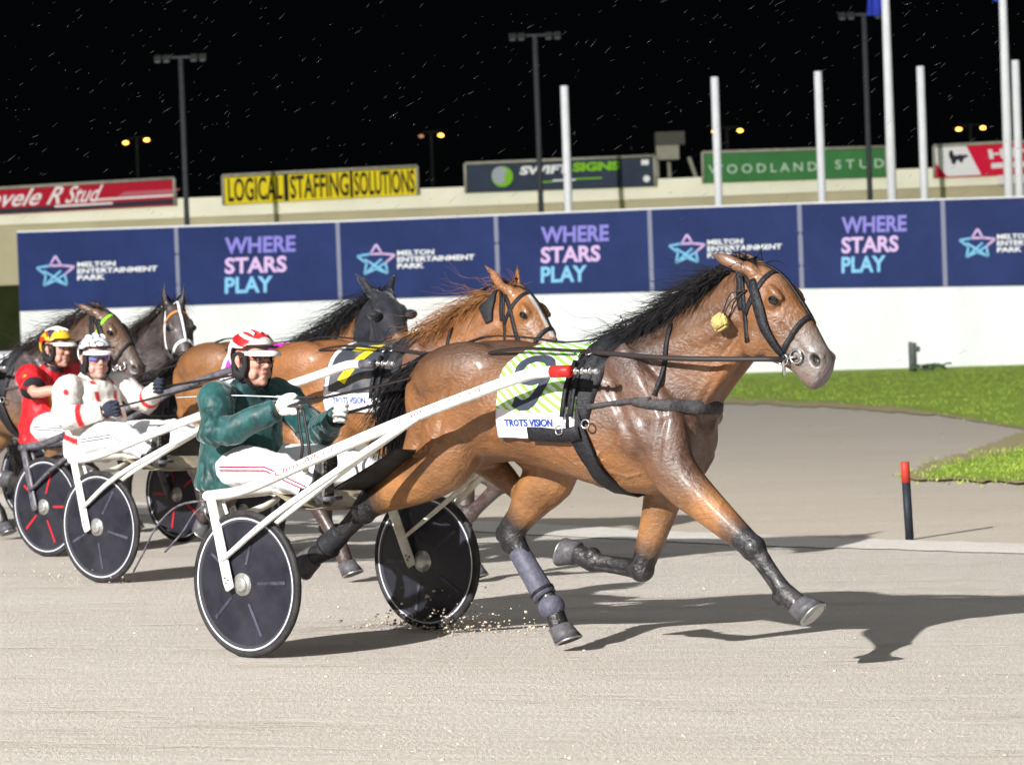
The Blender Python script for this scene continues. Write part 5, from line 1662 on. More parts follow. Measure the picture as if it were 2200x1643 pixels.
def driver(name, label, O, J, look, seed):
    """a seated driver; J: joints in turnout coordinates (x from the axle)"""
    r = tag(empty(name, (O[0], O[1], 0), -HEAD), label, 'person', 'drivers in the sulkies')
    hc = np.array(J['head'])
    yaw, pit, rol = J.get('yaw', 0), J.get('pitch', 0), J.get('roll', 0)
    def T(p):
        p = rot_y(np.asarray(p, float), np.zeros(3), pit)
        p = rot_z(p, np.zeros(3), yaw)
        return p * 1.06 + hc
    pel, ch, nk = (np.array(J[k]) for k in ('pelvis', 'chest', 'neck'))
    arm = {s: [np.array(p) for p in J['arm' + k]] for k, s in (('R', -1), ('L', 1))}
    leg = {s: [np.array(p) for p in J['leg' + k]] for k, s in (('R', -1), ('L', 1))}
    skin = np.array(look.get('skin', (.50, .255, .19)))
    # ---- the body: one continuous figure under the clothes
    S = Shell()
    head_shell(S, T)
    S.add(*tube([nk + np.array([-.03, 0, -.06]), nk, hc + np.array([-.01, 0, -.06]), hc + np.array([-.01, 0, .0])], [.062, .056, .056, .05], 14, k=2))
    S.add(*tube([pel, (pel + ch) / 2, ch, nk + np.array([-.015, 0, -.05]), nk], [(.10, .13), (.11, .14), (.11, .15), (.07, .10), (.05, .055)], 16, side=(0, 1, 0), k=2))
    for s in (-1, 1):
        a = arm[s]
        S.add(*tube([ch + np.array([0, .10 * s, .09]), a[0], (a[0] + a[1]) / 2, a[1], a[1] * .6 + a[2] * .4, a[2], a[2] + unit(a[2] - a[1]) * .03], [.055, .052, .048, .041, .040, .028, .026], 10, k=2))
        l = leg[s]
        S.add(*tube([pel + np.array([.03, .09 * s, 0]), l[0] * .5 + pel * .5 + np.array([0, .06 * s, 0]), l[0], l[0] * .6 + l[1] * .4, l[1]], [.08, .075, .052, .048, .035], 10, k=2))
    v, f = organic(S, .0065, 3)
    n = normals(v, f)
    q = (v - hc) / 1.06
    q = rot_z(q, np.zeros(3), -yaw); q = rot_y(q, np.zeros(3), -pit)
    for s in (-1, 1):
        d = np.linalg.norm((q - np.array([.088, .030 * s, .019])) / np.array([1.3, 1.5, .8]), axis=1)
        v = v - n * (.006 * (1 - sstep(.004, .016, d)))[:, None]
    mo = segdist(q, (.098, -.021, -.0545), (.098, .021, -.0545))
    v = v - n * (.0035 * (1 - sstep(.001, .006, mo)))[:, None]
    for s in (-1, 1):      # folds from nose to mouth
        v = v - n * (.0022 * (1 - sstep(.001, .006, segdist(q, (.090, .020 * s, -.024), (.082, .034 * s, -.062)))))[:, None]
    c = np.tile(skin, (len(v), 1))
    hm = (np.abs(q).max(1) < .16)
    c = lerp_col(c, (1 - sstep(.002, .010, mo)) * hm * .8, skin * np.array([.62, .42, .42]))
    for s in (-1, 1):
        c = lerp_col(c, (1 - sstep(.012, .03, np.linalg.norm(q - np.array([.07, .042 * s, -.018]), axis=1))) * hm * .5, skin * np.array([1.08, .82, .80]))
        c = lerp_col(c, (1 - sstep(.006, .016, np.linalg.norm((q - np.array([.086, .031 * s, .019])) / np.array([1, 1.5, .8]), axis=1))) * hm * .55, skin * .45)
        c = lerp_col(c, (1 - sstep(.004, .009, segdist(q, (.089, .018 * s, .039), (.080, .046 * s, .040)))) * hm * .6, (.10, .07, .05))
    body = new_obj('body', v, f, M_skin, r, cols=c)
    for s in (-1, 1):
        S = Shell(); vv, ff = ellipsoid((0, 0, 0), (.0105, .0115, .0105), None, 12, 8); S.add(T(vv + np.array([.0745, .030 * s, .018])), ff); e = S.build('eye', M_eyew, r)
        S = Shell(); vv, ff = ellipsoid((0, 0, 0), (.003, .0052, .0052), None, 10, 6); S.add(T(vv + np.array([.084, .030 * s, .018])), ff); S.build('iris', M_eye, e)
    # ---- jacket
    S = Shell()
    bulk = look.get('bulk', 1.0)
    hem = pel + np.array([-.035, 0, -.125])
    S.add(*tube([hem, pel + np.array([-.015, 0, .04]), (pel + ch) / 2, ch + np.array([-.01, 0, 0]), ch + np.array([.005, 0, .08]), nk + np.array([-.025, 0, -.035]), nk + np.array([-.012, 0, .012])],
                [(.185 * bulk, .225), (.19 * bulk, .222), (.185 * bulk, .215), (.165, .215), (.135, .195), (.085, .115), (.066, .070)], 20, side=(0, 1, 0), k=3))
    for s in (-1, 1):
        a = arm[s]
        P = [ch + np.array([-.01, .10 * s, .085]), a[0], a[0] * .5 + a[1] * .5, a[1]]
        R = [.085, .088, .080, .074]
        if not look.get('short'):
            P += [a[1] * .5 + a[2] * .5, a[1] * .15 + a[2] * .85, a[2] + unit(a[2] - a[1]) * .005]; R += [.066, .053, .049]
        else:
            P[-1] = a[0] * .25 + a[1] * .75; R = [.085, .092, .088, .086]
        S.add(*tube(P, R, 14, k=3))
    v, f = organic(S, .0095, 4)
    n = normals(v, f)
    def wr(v):
        w = np.full(len(v), .45)
        for s in (-1, 1):
            w = np.maximum(w, 1.2 * (1 - sstep(.06, .20, np.linalg.norm(v - arm[s][1], axis=1))))
            w = np.maximum(w, 1.0 * (1 - sstep(.08, .22, np.linalg.norm(v - (arm[s][0] + np.array([.02, 0, -.06])), axis=1))))
        return np.maximum(w, 1.1 * (1 - sstep(.06, .28, v[:, 2] - hem[2])))
    v = wrinkle(v, n, look.get('fold', .009), 13, seed * 3.1, wr)
    jc = look['jacket'](v, arm, ch, nk, pel)
    jk = new_obj('jacket', v, f, look.get('jacket_m', M_silks), r, cols=jc)
    if look.get('cuff_m'):
        for s in (-1, 1):
            a = arm[s]; S = Shell(); ax = unit(a[2] - a[1]); b = a[2] - ax * .005 if not look.get('short') else a[0] * .25 + a[1] * .75
            ax = ax if not look.get('short') else unit(a[1] - a[0]); rr = .053 if not look.get('short') else .091
            S.add(*tube([b - ax * .022, b, b + ax * .012], [rr, rr + .004, rr], 18)); S.build('cuff', look['cuff_m'], jk)
    # ---- trousers
    S = Shell()
    S.add(*tube([pel + np.array([-.03, 0, -.075]), pel + np.array([-.01, 0, -.01]), pel + np.array([0, 0, .05])], [(.14, .175), (.15, .19), (.14, .18)], 16, side=(0, 1, 0), k=2))
    for s in (-1, 1):
        l = leg[s]
        h = pel + np.array([.03, .095 * s, -.02])
        S.add(*tube([h, h * .5 + l[0] * .5 + np.array([0, .01 * s, .008]), l[0] * .9 + h * .1, l[0] + np.array([.01, 0, -.01]), l[0] * .55 + l[1] * .45, l[1] * .9 + l[0] * .1], [.118, .104, .084, .078, .068, .058], 14, k=3))
    v, f = organic(S, .010, 4)
    n = normals(v, f)
    v = wrinkle(v, n, .007, 14, seed * 1.7, lambda v: .4 + 1.0 * np.maximum(1 - sstep(.05, .22, np.linalg.norm(v - leg[-1][0], axis=1)), 1 - sstep(.05, .22, np.linalg.norm(v - leg[1][0], axis=1))))
    tr = new_obj('trousers', v, f, M_trousers, r)
    tb = BVHTree.FromPolygons([Vector(p) for p in v], f)
    for s in (-1, 1):
        l = leg[s]; h = pel + np.array([.03, .095 * s, -.02])
        for dz in (.006, -.012):
            P, Nn = [], []
            for t in np.linspace(.08, 1.0, 12):
                p = h * (1 - t) + l[0] * t
                q_ = tb.ray_cast(Vector((p[0], .9 * s, p[2] + dz + .01)), Vector((0, -s, 0)))
                if q_[0]: P.append(np.array(q_[0]) + np.array([0, .003 * s, 0])); Nn.append(np.array(q_[1]))
            for t in np.linspace(.12, .85, 8):
                p = l[0] * (1 - t) + l[1] * t
                q_ = tb.ray_cast(Vector((p[0], .9 * s, p[2] + dz + .01)), Vector((0, -s, 0)))
                if q_[0]: P.append(np.array(q_[0]) + np.array([0, .003 * s, 0])); Nn.append(np.array(q_[1]))
            if len(P) > 3:
                S = Shell(); S.add(*ribbon(P, Nn, .007, .002)); S.build('piping', look.get('piping', M_stripe), tr)
    # ---- boots: foot upright against the rest, sole to the front
    for s in (-1, 1):
        an = leg[s][1]
        hl, to = [np.array(p) for p in J['foot' + ('R' if s < 0 else 'L')]]
        fd = unit(to - hl)
        sn = unit(np.array([1, 0, 0]) - fd * fd[0])           # sole normal, away from the leg
        S = Shell()
        S.add(*tube([an + (an - hl) * .25 + sn * -.02, an, hl * .75 + an * .25 - sn * .03], [.056, .052, .052], 14, side=(0, 1, 0), k=2))
        S.add(*tube([hl - sn * .036 - fd * .012, hl - sn * .040 + fd * .02, hl - sn * .05 + fd * .08, hl - sn * .042 + fd * .16, to - sn * .034 - fd * .04, to - sn * .028], [(.024, .026), (.038, .036), (.050, .040), (.040, .047), (.032, .047), (.014, .022)], 14, side=(0, 1, 0), k=3))
        v, f = organic(S, .008, 4)
        b = new_obj('boot', v, f, M_bootb, r)
        prof = [(-.012, .018), (.0, .031), (.03, .036), (.07, .034), (.11, .034), (.16, .047), (.21, .050), (.25, .040), (.275, .016)]
        Ln = np.linalg.norm(to - hl) / .265
        v, f = [], []
        lat = np.cross(fd, sn)
        for zz in (0, .016):
            for t, w in prof:
                for k in (-1, 1): v.append(hl + fd * t * Ln + lat * w * k + sn * (zz - .006 - .006 * (t > .07) * (t < .12)))
        K = len(prof) * 2
        for i in range(len(prof) - 1):
            a = 2 * i
            f += [(K + a, K + a + 1, K + a + 3, K + a + 2), (a + 2, a + 3, a + 1, a), (a, a + K, a + K + 2, a + 2), (a + 3, a + K + 3, a + K + 1, a + 1)]
        f += [(0, 1, K + 1, K), (K - 2, 2 * K - 2, 2 * K - 1, K - 1)]
        so = new_obj('sole', v, f, M_sole, b, smooth=False)
        S = Shell()
        rr = random.Random(seed + s)
        for i in range(11):
            t = .005 + i * .0235
            w = np.interp(t, [p[0] for p in prof], [p[1] for p in prof]) - .006
            if .075 < t < .115: continue
            for k in range(3):
                S.add(*box(hl + fd * t * Ln + lat * w * (k - 1) * .66 + sn * .013, (.013, w * .52, .008), np.column_stack([fd, lat, sn])))
        S.build('tread_pattern', M_bootb, so, smooth=False)
    # ---- gloves
    for s in (-1, 1):
        a = arm[s]; S = Shell()
        fd = unit(a[2] - a[1])
        hd = unit(fd * .6 + np.array([.8, -.15 * s, .05]))
        fist(S, a[2], hd, J.get('up' + ('R' if s < 0 else 'L'), (0, .25 * s, 1)), s)
        S.add(*tube([a[2] - fd * .045, a[2] - fd * .02, a[2]], [.039, .038, .033], 12))
        v, f = organic(S, .0034, 2)
        new_obj('glove', v, f, look['glove_m'], r)
    # ---- helmet
    nt, nphi = 44, 112
    v, f, cl = [], [], []
    for i in range(nt):
        for j in range(nphi):
            ph = 2 * math.pi * j / nphi
            fr = math.cos(ph)
            low = .052 - .020 * float(sstep(-.62, -.3, -fr)) - .107 * float(sstep(.30, .62, -fr))
            zmax = math.acos(np.clip(low / .126, -1, 1))
            th = zmax * (i / (nt - 1)) ** .9
            p = np.array([-.008 + .130 * math.sin(th) * math.cos(ph), .110 * math.sin(th) * math.sin(ph), .040 + .118 * math.cos(th) * (1.0 if math.cos(th) > 0 else .95)])
            v.append(T(p)); cl.append(look['helmet'](p, th, ph))
    for i in range(nt - 1):
        for j in range(nphi): f.append((i * nphi + j, (i + 1) * nphi + j, (i + 1) * nphi + (j + 1) % nphi, i * nphi + (j + 1) % nphi))
    hm_ = new_obj('helmet', v, f, M_helm, r, cols=np.array(cl))
    sd = hm_.modifiers.new('t', 'SOLIDIFY'); sd.thickness = .012; sd.offset = -1
    # vents and raised ridges
    S = Shell()
    for yy in (-.045, 0, .045):
        S.add(*tube([T(np.array([x, yy * (1 - .2 * abs(x)), .040 + .1185 * math.sqrt(max(.05, 1 - (x / .131) ** 2 - (yy / .112) ** 2)) + .001])) for x in np.linspace(-.075, .06, 7)], [(.003, .010)] * 7, 8, k=2))
    S.build('vent', M_pad if look.get('vent_dark') else M_peak_w, hm_)
    S = Shell(); P = []
    nn_ = 13
    v, f = [], []
    for i in range(nn_):
        a = math.radians(-62 + 124 * i / (nn_ - 1))
        e = math.cos(a) ** .5 if math.cos(a) > 0 else 0
        for t in (0, .33, .66, 1):
            v.append(T(np.array([-.008 + (.128 + .046 * t * e) * math.cos(a), (.109 + .014 * t) * math.sin(a), .062 - .026 * t * t * e - .012 * (1 - math.cos(a))])))
    for i in range(nn_ - 1):
        for j in range(3): f.append((i * 4 + j, i * 4 + j + 1, i * 4 + 5 + j, i * 4 + 4 + j))
    pk = new_obj('peak', v, f, M_peak_w, hm_); sd = pk.modifiers.new('t', 'SOLIDIFY'); sd.thickness = .004
    S = Shell(); S.add(*tube([T(np.array([-.008 + .134 * math.cos(a), .114 * math.sin(a), .066 + .012 * math.cos(a)])) for a in np.radians(np.linspace(-60, 60, 15))], [(.012, .004)] * 15, 8, k=1)); S.build('brow_band', M_pad, hm_)
    for s in (-1, 1):          # ear pads with an opening for the ear
        S = Shell()
        outl = [(.042, .035), (.048, -.02), (.035, -.075), (.0, -.09), (-.05, -.075), (-.062, -.02), (-.055, .035), (-.01, .05)]
        inn = [(.020, .026), (.026, -.004), (.016, -.038), (-.006, -.046), (-.032, -.038), (-.040, -.004), (-.034, .026), (-.008, .034)]
        K = 8
        yo = lambda x: (.093 - abs(x + .01) * .12) * s
        v = [T(np.array([x, yo(x), z])) for x, z in outl] + [T(np.array([x, yo(x) - .002 * s, z])) for x, z in inn]
        v += [T(np.array([x, yo(x) - .022 * s, z])) for x, z in outl] + [T(np.array([x, yo(x) - .022 * s, z])) for x, z in inn]
        f = []
        for k in range(K):
            k2 = (k + 1) % K
            f += [(k, k2, K + k2, K + k), (2 * K + k2, 2 * K + k, 3 * K + k, 3 * K + k2), (k2, k, 2 * K + k, 2 * K + k2), (K + k, K + k2, 3 * K + k2, 3 * K + k)]
        S.add(v, f); S.build('ear_pad', M_pad, hm_)
    S = Shell()
    for s in (-1, 1):
        P = [(.025, .088 * s, -.06), (.035, .070 * s, -.09), (.050, .040 * s, -.122), (.058, .0, -.130)]
        S.add(*ribbon([T(np.array(p)) for p in P], [T(np.array([p[0], p[1] * 2, p[2] - .02])) - T(np.array(p)) for p in P], .018, .004, 4))
    S.build('chin_strap', M_strap, hm_)
    if look.get('eyewear') == 'glasses':
        S = Shell()
        for s in (-1, 1):
            c0 = np.array([.099, .032 * s, .016])
            S.add(*tube([T(c0 + np.array([-.004 * abs(math.cos(a)) - .010 * max(0, s * math.copysign(abs(math.cos(a)) ** .7, math.cos(a)) * .6 * s * s), .0245 * math.copysign(abs(math.cos(a)) ** .7, math.cos(a)), .018 * math.copysign(abs(math.sin(a)) ** .7, math.sin(a))])) for a in np.linspace(0, 6.2832, 25)], .0021, 6))
            S.add(*tube([T(np.array(p)) for p in ((.094, .056 * s, .024), (.06, .075 * s, .025), (-.005, .080 * s, .020))], [(.0045, .002)] * 3, 6))
        S.add(*tube([T(np.array(p)) for p in ((.100, -.009, .022), (.103, 0, .024), (.100, .009, .022))], .0025, 6))
        g_ = S.build('glasses', M_glasses, r)
    elif look.get('eyewear') == 'goggles':
        S = Shell()
        v, f = [], []
        for i in range(15):
            a = math.radians(-58 + 116 * i / 14)
            for z in (-.008, .008, .03, .043):
                d = .020 * (1 - abs(i - 7) / 9) if z < 0 else 0
                v.append(T(np.array([.022 + .086 * math.cos(a), .079 * math.sin(a), z + (d if abs(i - 7) < 3 else 0)])))
        for i in range(14):
            for j in range(3): f.append((i * 4 + j, i * 4 + j + 1, i * 4 + 5 + j, i * 4 + 4 + j))
        S.add(v, f); g_ = S.build('goggles', M_goggle, r); g_.modifiers.new('t', 'SOLIDIFY').thickness = .004
    return r
J1 = dict(head=(-.55, 0, 1.428), yaw=math.radians(-6), pitch=math.radians(-4), pelvis=(-.655, 0, .905), chest=(-.64, 0, 1.145), neck=(-.59, 0, 1.315),
          armR=[(-.62, -.215, 1.245), (-.515, -.315, 1.065), (-.205, -.205, 1.185)], armL=[(-.575, .205, 1.245), (-.40, .30, 1.045), (-.095, .125, 1.135)],
          legR=[(-.14, -.28, .895), (.205, -.345, .785)], legL=[(-.16, .26, .885), (.19, .33, .775)],
          footR=[(.268, -.36, .735), (.305, -.365, .985)], footL=[(.268, .35, .735), (.305, .355, .985)])

# ================================================================== THE FIELD
O1, O2, O3, O4, O5 = (-.90, 15.655), (-2.238, 20.42), (-2.95, 22.9), (-4.58, 26.15), (-5.11, 25.15)
BAY = dict(base=(.165, .067, .0215), belly=(.245, .110, .037), top=(.060, .030, .018), points=(.011, .010, .012), muzzle=(.155, .14, .135))
HANDS1 = ((-.13, -.195, 1.205), (-.03, .112, 1.150))
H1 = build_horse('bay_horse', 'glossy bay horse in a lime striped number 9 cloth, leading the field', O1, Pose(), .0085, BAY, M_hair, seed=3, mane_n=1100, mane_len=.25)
M_c9 = cloth_stripes('lime_striped_cloth', (.22, .56, .06), (.74, .76, .72), period=.042, slope=-.62, band_from=.485)
c9, pl9 = cloth(H1, M_c9, lambda e: 1.42 - .125 * sstep(0, .45, np.array(e)), lambda e: 1.80 - .03 * e, 112)
nine_on_cloth(H1, pl9, 1.35, 1.63, .175, .487, M_num_dark, c9)
text_on_cloth(H1, pl9, 'TROTS VISION', 1.345, 1.65, .520, .556, M_num_blue, 'lettering', c9, bold=.045)
S = trunk_strap(H1, [(1.50, -106.5), (1.60, -107), (1.70, -107), (1.80, -106)], .068, .006, 3, .03); S.build('cloth_strap', M_leather, c9)
harness(H1); bridle(H1); reins(H1, HANDS1); overcheck(H1)
def ear_plug(H, x, z):
    S = Shell(); c = cast(H, H['ps'].head(np.array([x, -.6, z])), (0, 1, 0), .02)
    p = c[0]
    v, f = box((0, 0, 0), (.075, .055, .075), axes((1, 0, .5)))
    bm = bmesh.new()
    vs = [bm.verts.new(q) for q in v]
    for q in f: bm.faces.new([vs[i] for i in q])
    bmesh.ops.bevel(bm, geom=bm.edges[:], offset=.013, segments=3, affect='EDGES')
    bm.verts.index_update()
    S.add([H['sub'](p + np.array(q.co) + np.array([0, -.012, 0])) for q in bm.verts], [tuple(i.index for i in q.verts) for q in bm.faces]); bm.free()
    o = S.build('fleece_ear_plug', M_plug, H['root'])
    S = Shell()
    e = H['ps'].head(np.array([2.625, -.10, 1.70])); cc = cast(H, (2.625, -.6, 1.69), (0, 1, 0), .008)[0]
    for d in (-.015, .02): S.add(*tube([H['sub'](q) for q in (p + np.array([.02, -.02, .03 + d * .5]), (p + cc) / 2 + np.array([-.01, -.012, .035 + d]), cc)], .0035, 6, k=4))
    S.build('plug_cord', M_rein, o)
ear_plug(H1, 2.495, 1.555)
def leg_boot(H, key, a, b, r0, r1, m, name='leg_boot', flare=None):
    P = H['legs'][key]; kn, fe = P[3], P[4]
    q = [kn + (fe - kn) * t for t in np.linspace(a, b, 5)]
    bk = unit(np.cross(fe - kn, [0, 1, 0])); bk = bk if bk[0] < 0 else -bk
    S = Shell(); S.add(*tube([H['sub'](x + bk * .006) for x in q], [(r0 * .96, r0 * .85), (r0, r0 * .9), (r0, r0 * .9), ((r0 + r1) / 2, r1 * .9), (r1, r1 * .95)], 16, side=(0, 1, 0), k=3))
    o = S.build(name, m, H['root'])
    for t in (.9,):
        S = Shell(); x = kn + (fe - kn) * (a + (b - a) * t); ax = unit(fe - kn)
        rr = r0 + (r1 - r0) * t + .004
        S.add(*tube([H['sub'](x + bk * .006 - ax * .008), H['sub'](x + bk * .006 + ax * .008)], [(rr, rr * .93)] * 2, 16, side=(0, 1, 0))); S.build('boot_strap', M_leather, o)
    return o
leg_boot(H1, 'lh', .22, .86, .057, .062, M_boot_gray)
P = H1['legs']['lh']; S = Shell(); S.add(*ellipsoid(H1['sub'](P[4] + np.array([.0, 0, -.004])), (.068, .064, .062))); S.build('fetlock_cup', M_boot_gray, H1['root'])
leg_boot(H1, 'rh', .62, .98, .057, .064, M_boot_black, 'ankle_boot')

SU1 = sulky('racing_sulky', 'white racing sulky with red shaft sleeves, drawn by the number 9 bay', O1, words=(('Chris Alford', .16, .52, .016),))
S = Shell()
for k in range(22):
    x = .98 + .40 * k / 22
    if k in (9, 16, 19): continue
    p = np.array([x, np.interp(x, [.449, .95, 1.42], [-.55, -.50, -.44]) - .0278, np.interp(x, [.449, .95, 1.42], [.986, 1.150, 1.292]) + .004])
    S.add(*box(p, (.008, .001, .010 + .006 * (k % 3 == 0)), axes((.5, 0, .15))))
S.build('print_pattern', M_text, SU1, smooth=False)
for q in (((-.26, -.64, .765), (-.46, -.66, .735), (-.62, -.66, .63), (-.72, -.66, .50), (-.80, -.66, .40)), ((-.25, -.62, .75), (-.36, -.63, .71), (-.47, -.63, .60), (-.60, -.63, .50))):
    S = Shell(); S.add(*tube(q, [.006] * len(q), 6, k=4)); S.build('trailing_cord', M_blackf, SU1)
WHT, RED, BLK = (.78, .76, .76), (.60, .015, .02), (.02, .02, .025)
def green_jacket(v, arm, ch, nk, pel):
    c = np.tile(np.array((.0035, .054, .053)), (len(v), 1))
    c = lerp_col(c, (1 - sstep(.07, .12, np.linalg.norm(v - nk, axis=1))) * .6, (.002, .022, .026))
    return c
def red_white_helmet(p, th, ph):
    x, y, z = p
    s = z - .06 - .35 * x
    h = z + .30 * x
    if z < .060 or x > .085: return (.74, .66, .64) if x > .085 else WHT
    if h > .138: return RED
    if h > .124: return WHT
    if h > .084 and x < .060: return RED
    return WHT
D1 = driver('person', 'driver in a green satin jacket, glasses and red and white helmet', O1, J1,
            dict(jacket=green_jacket, jacket_m=M_velvet, glove_m=M_white_glove, helmet=red_white_helmet, eyewear='glasses', bulk=1.04, cuff_m=M_strap, fold=.010), 1)
# whip held level in the right hand
S = Shell()
hw = np.array([-.10, -.175, 1.245])
S.add(*tube([hw + np.array([.14, .01, .0]), hw + np.array([.03, .005, .0]), hw + np.array([-.03, 0, .002])], [.007, .0065, .006], 8)); 
wr_ = tag(empty('driving_whip', (O1[0], O1[1], 0), -HEAD), 'long thin driving whip with a white grip in the green driver\'s hand', 'whip')
S.build('handle', M_strap, wr_)
S = Shell(); S.add(*tube([hw + np.array([-.03, 0, .002]), hw + np.array([-.12, -.005, .006])], .0065, 8)); S.build('grip', M_decal, wr_)
S = Shell(); S.add(*tube([hw + np.array([-.12, -.005, .006]), hw + np.array([-.45, -.03, .018]), hw + np.array([-.78, -.06, .012])], [.003, .0022, .0014], 6, k=3)); S.build('lash', M_decal, wr_)
S = Shell(); S.add(*ribbon(catmull([hw + np.array(q) for q in ((.03, -.01, -.05), (.045, -.02, -.14), (.07, -.03, -.24), (.06, -.03, -.31), (.10, -.02, -.33), (.105, -.02, -.25), (.075, -.01, -.12), (.05, 0, -.05))], 4), [np.array([.3, -1.0, 0])] * 29, .016, .004)); S.v = [q - np.array([HX0, 0, 0]) for q in S.v]
S.build('rein_end', M_rein, H1['root'])

# ---------------- second turnout: chestnut number 7, white and red driver
CHEST = dict(base=(.235, .092, .026), belly=(.29, .13, .042), top=(.19, .070, .022), points=(.05, .030, .027), muzzle=(.20, .12, .09), blaze=(.62, .58, .54))
H2 = build_horse('chestnut_horse', 'chestnut horse with flying ginger mane and a dark number 7 cloth', O2, Pose(rf='high', lf='stand', rh='under', lh='push', ears='side', neck_pitch=math.radians(-2), head_yaw=math.radians(-4)), .012, CHEST, M_hair_ch, dx=.33, mane_len=.34, seed=5, mane_n=420, near_mane=False)
M_c7 = cloth_stripes('charcoal_cloth', (.035, .040, .052), (.035, .040, .052), band_from=.47)
c7, pl7 = cloth(H2, M_c7, lambda e: 1.40 - .10 * float(sstep(0, .45, np.array(e))), lambda e: 1.80 - .03 * e, 108)
S = Shell(); P = [pl7(1.325 + .01 * abs(t - .3), t) + np.array([0, -.006, 0]) for t in np.linspace(.06, .56, 12)]; S.add(*ribbon([H2['sub'](p) for p in P], [np.array([0, -1.0, .3])] * 12, .030, .003)); S.build('hem', M_decal, c7)
text_on_cloth(H2, pl7, '7', 1.42, 1.66, .10, .42, M_num_yel, 'number', c7, bold=.04, shear=.15)
text_on_cloth(H2, pl7, 'TROTS VISION', 1.38, 1.66, .50, .54, M_num_blue, 'lettering', c7, bold=.02)
harness(H2); bridle(H2, blinker=False, full=True)
HANDS2 = ((-.36, -.15, 1.10), (-.26, .19, 1.22))
hs = lambda hd, dx: [(h[0] - dx, h[1], h[2]) for h in hd]
reins(H2, hs(HANDS2, .33)); overcheck(H2)
M_neck_cover = mat('black_neck_cover', (.02, .02, .024), .7, bump=.5, bscale=40)
S = Shell()
ps2 = H2['ps']; P, Nn = [], []
for a in np.linspace(-115, 115, 15):
    q = math.radians(a)
    d = np.array([-.35 * math.cos(q), math.sin(q), .9 * math.cos(q)])
    o = ps2.neck(np.array([2.47, 0, 1.63]) + d * .7, .95); c = cast(H2, o, ps2.neck(np.array([2.47, 0, 1.63]), .95) - o, .008)
    if c: P.append(H2['sub'](c[0])); Nn.append(c[1])
S.add(*ribbon(P, Nn, [.05, .09, .14, .15, .14, .09, .05], .008, 3)); S.build('neck_cover', M_neck_cover, H2['root'])
SU2 = sulky('racing_sulky', 'white racing sulky with black shaft sleeves, drawn by the number 7 chestnut', O2, shaft_dx=.32, turn=.05, tip='black', decal='BRAVO' if False else None)

def silver_helmet(p, th, ph):
    x, y, z = p
    n = noise.noise(Vector((x * 22, y * 14, z * 34)))
    return (.10, .10, .13) if abs(n) < .10 and z > .05 else ((.42, .42, .50) if n > .3 else (.78, .78, .82))
def white_red_jacket(v, arm, ch, nk, pel):
    c = np.tile(np.array((.70, .67, .62)), (len(v), 1))
    for s in (-1, 1):
        a = arm[s]
        mid = a[1] * .78 + a[2] * .22
        ax = unit(a[2] - a[1])
        c = lerp_col(c, 1 - sstep(.018, .026, np.abs((v - mid) @ ax)) if False else (1 - sstep(.016, .024, np.abs((v - (a[1] + (a[2] - a[1]) * .45)) @ ax))) * (np.linalg.norm(v - (a[1] + (a[2] - a[1]) * .45), axis=1) < .10), RED)
        m = a[0] * .8 + a[1] * .2
        c = lerp_col(c, (1 - sstep(.020, .028, np.linalg.norm((v - m - np.array([.05, .06 * s, 0])) / np.array([1, 1, 1.6]), axis=1))), RED)
        c = lerp_col(c, (1 - sstep(.013, .020, np.abs(v[:, 1] - .075 * s - .05 * s * (v[:, 2] - ch[2])))) * (np.linalg.norm(v[:, :2] - ch[:2], axis=1) < .3) * (v[:, 0] > ch[0] + .06) * (np.sin(v[:, 2] * 55) > -.2), (.45, .03, .03))
    c = lerp_col(c, 1 - sstep(.018, .026, np.abs(v[:, 2] - (pel[2] - .01) + .25 * (v[:, 0] - pel[0]))), RED)
    return c
J2 = dict(head=(-.70, 0, 1.42), yaw=math.radians(-24), pitch=math.radians(-3), pelvis=(-.70, 0, .895), chest=(-.745, 0, 1.13), neck=(-.735, 0, 1.305),
          armR=[(-.755, -.21, 1.235), (-.665, -.325, 1.04), (-.45, -.20, 1.075)], armL=[(-.70, .205, 1.235), (-.56, .31, 1.12), (-.345, .205, 1.205)],
          legR=[(-.17, -.28, .92), (.20, -.345, .79)], legL=[(-.18, .26, .91), (.19, .33, .78)], footR=J1['footR'], footL=J1['footL'])
driver('person', 'driver in a white jacket with red patches and a silver helmet', O2, J2, dict(jacket=white_red_jacket, glove_m=M_dark_glove, helmet=silver_helmet, eyewear='goggles', piping=M_stripe_dk, skin=(.52, .29, .24), fold=.008), 2)

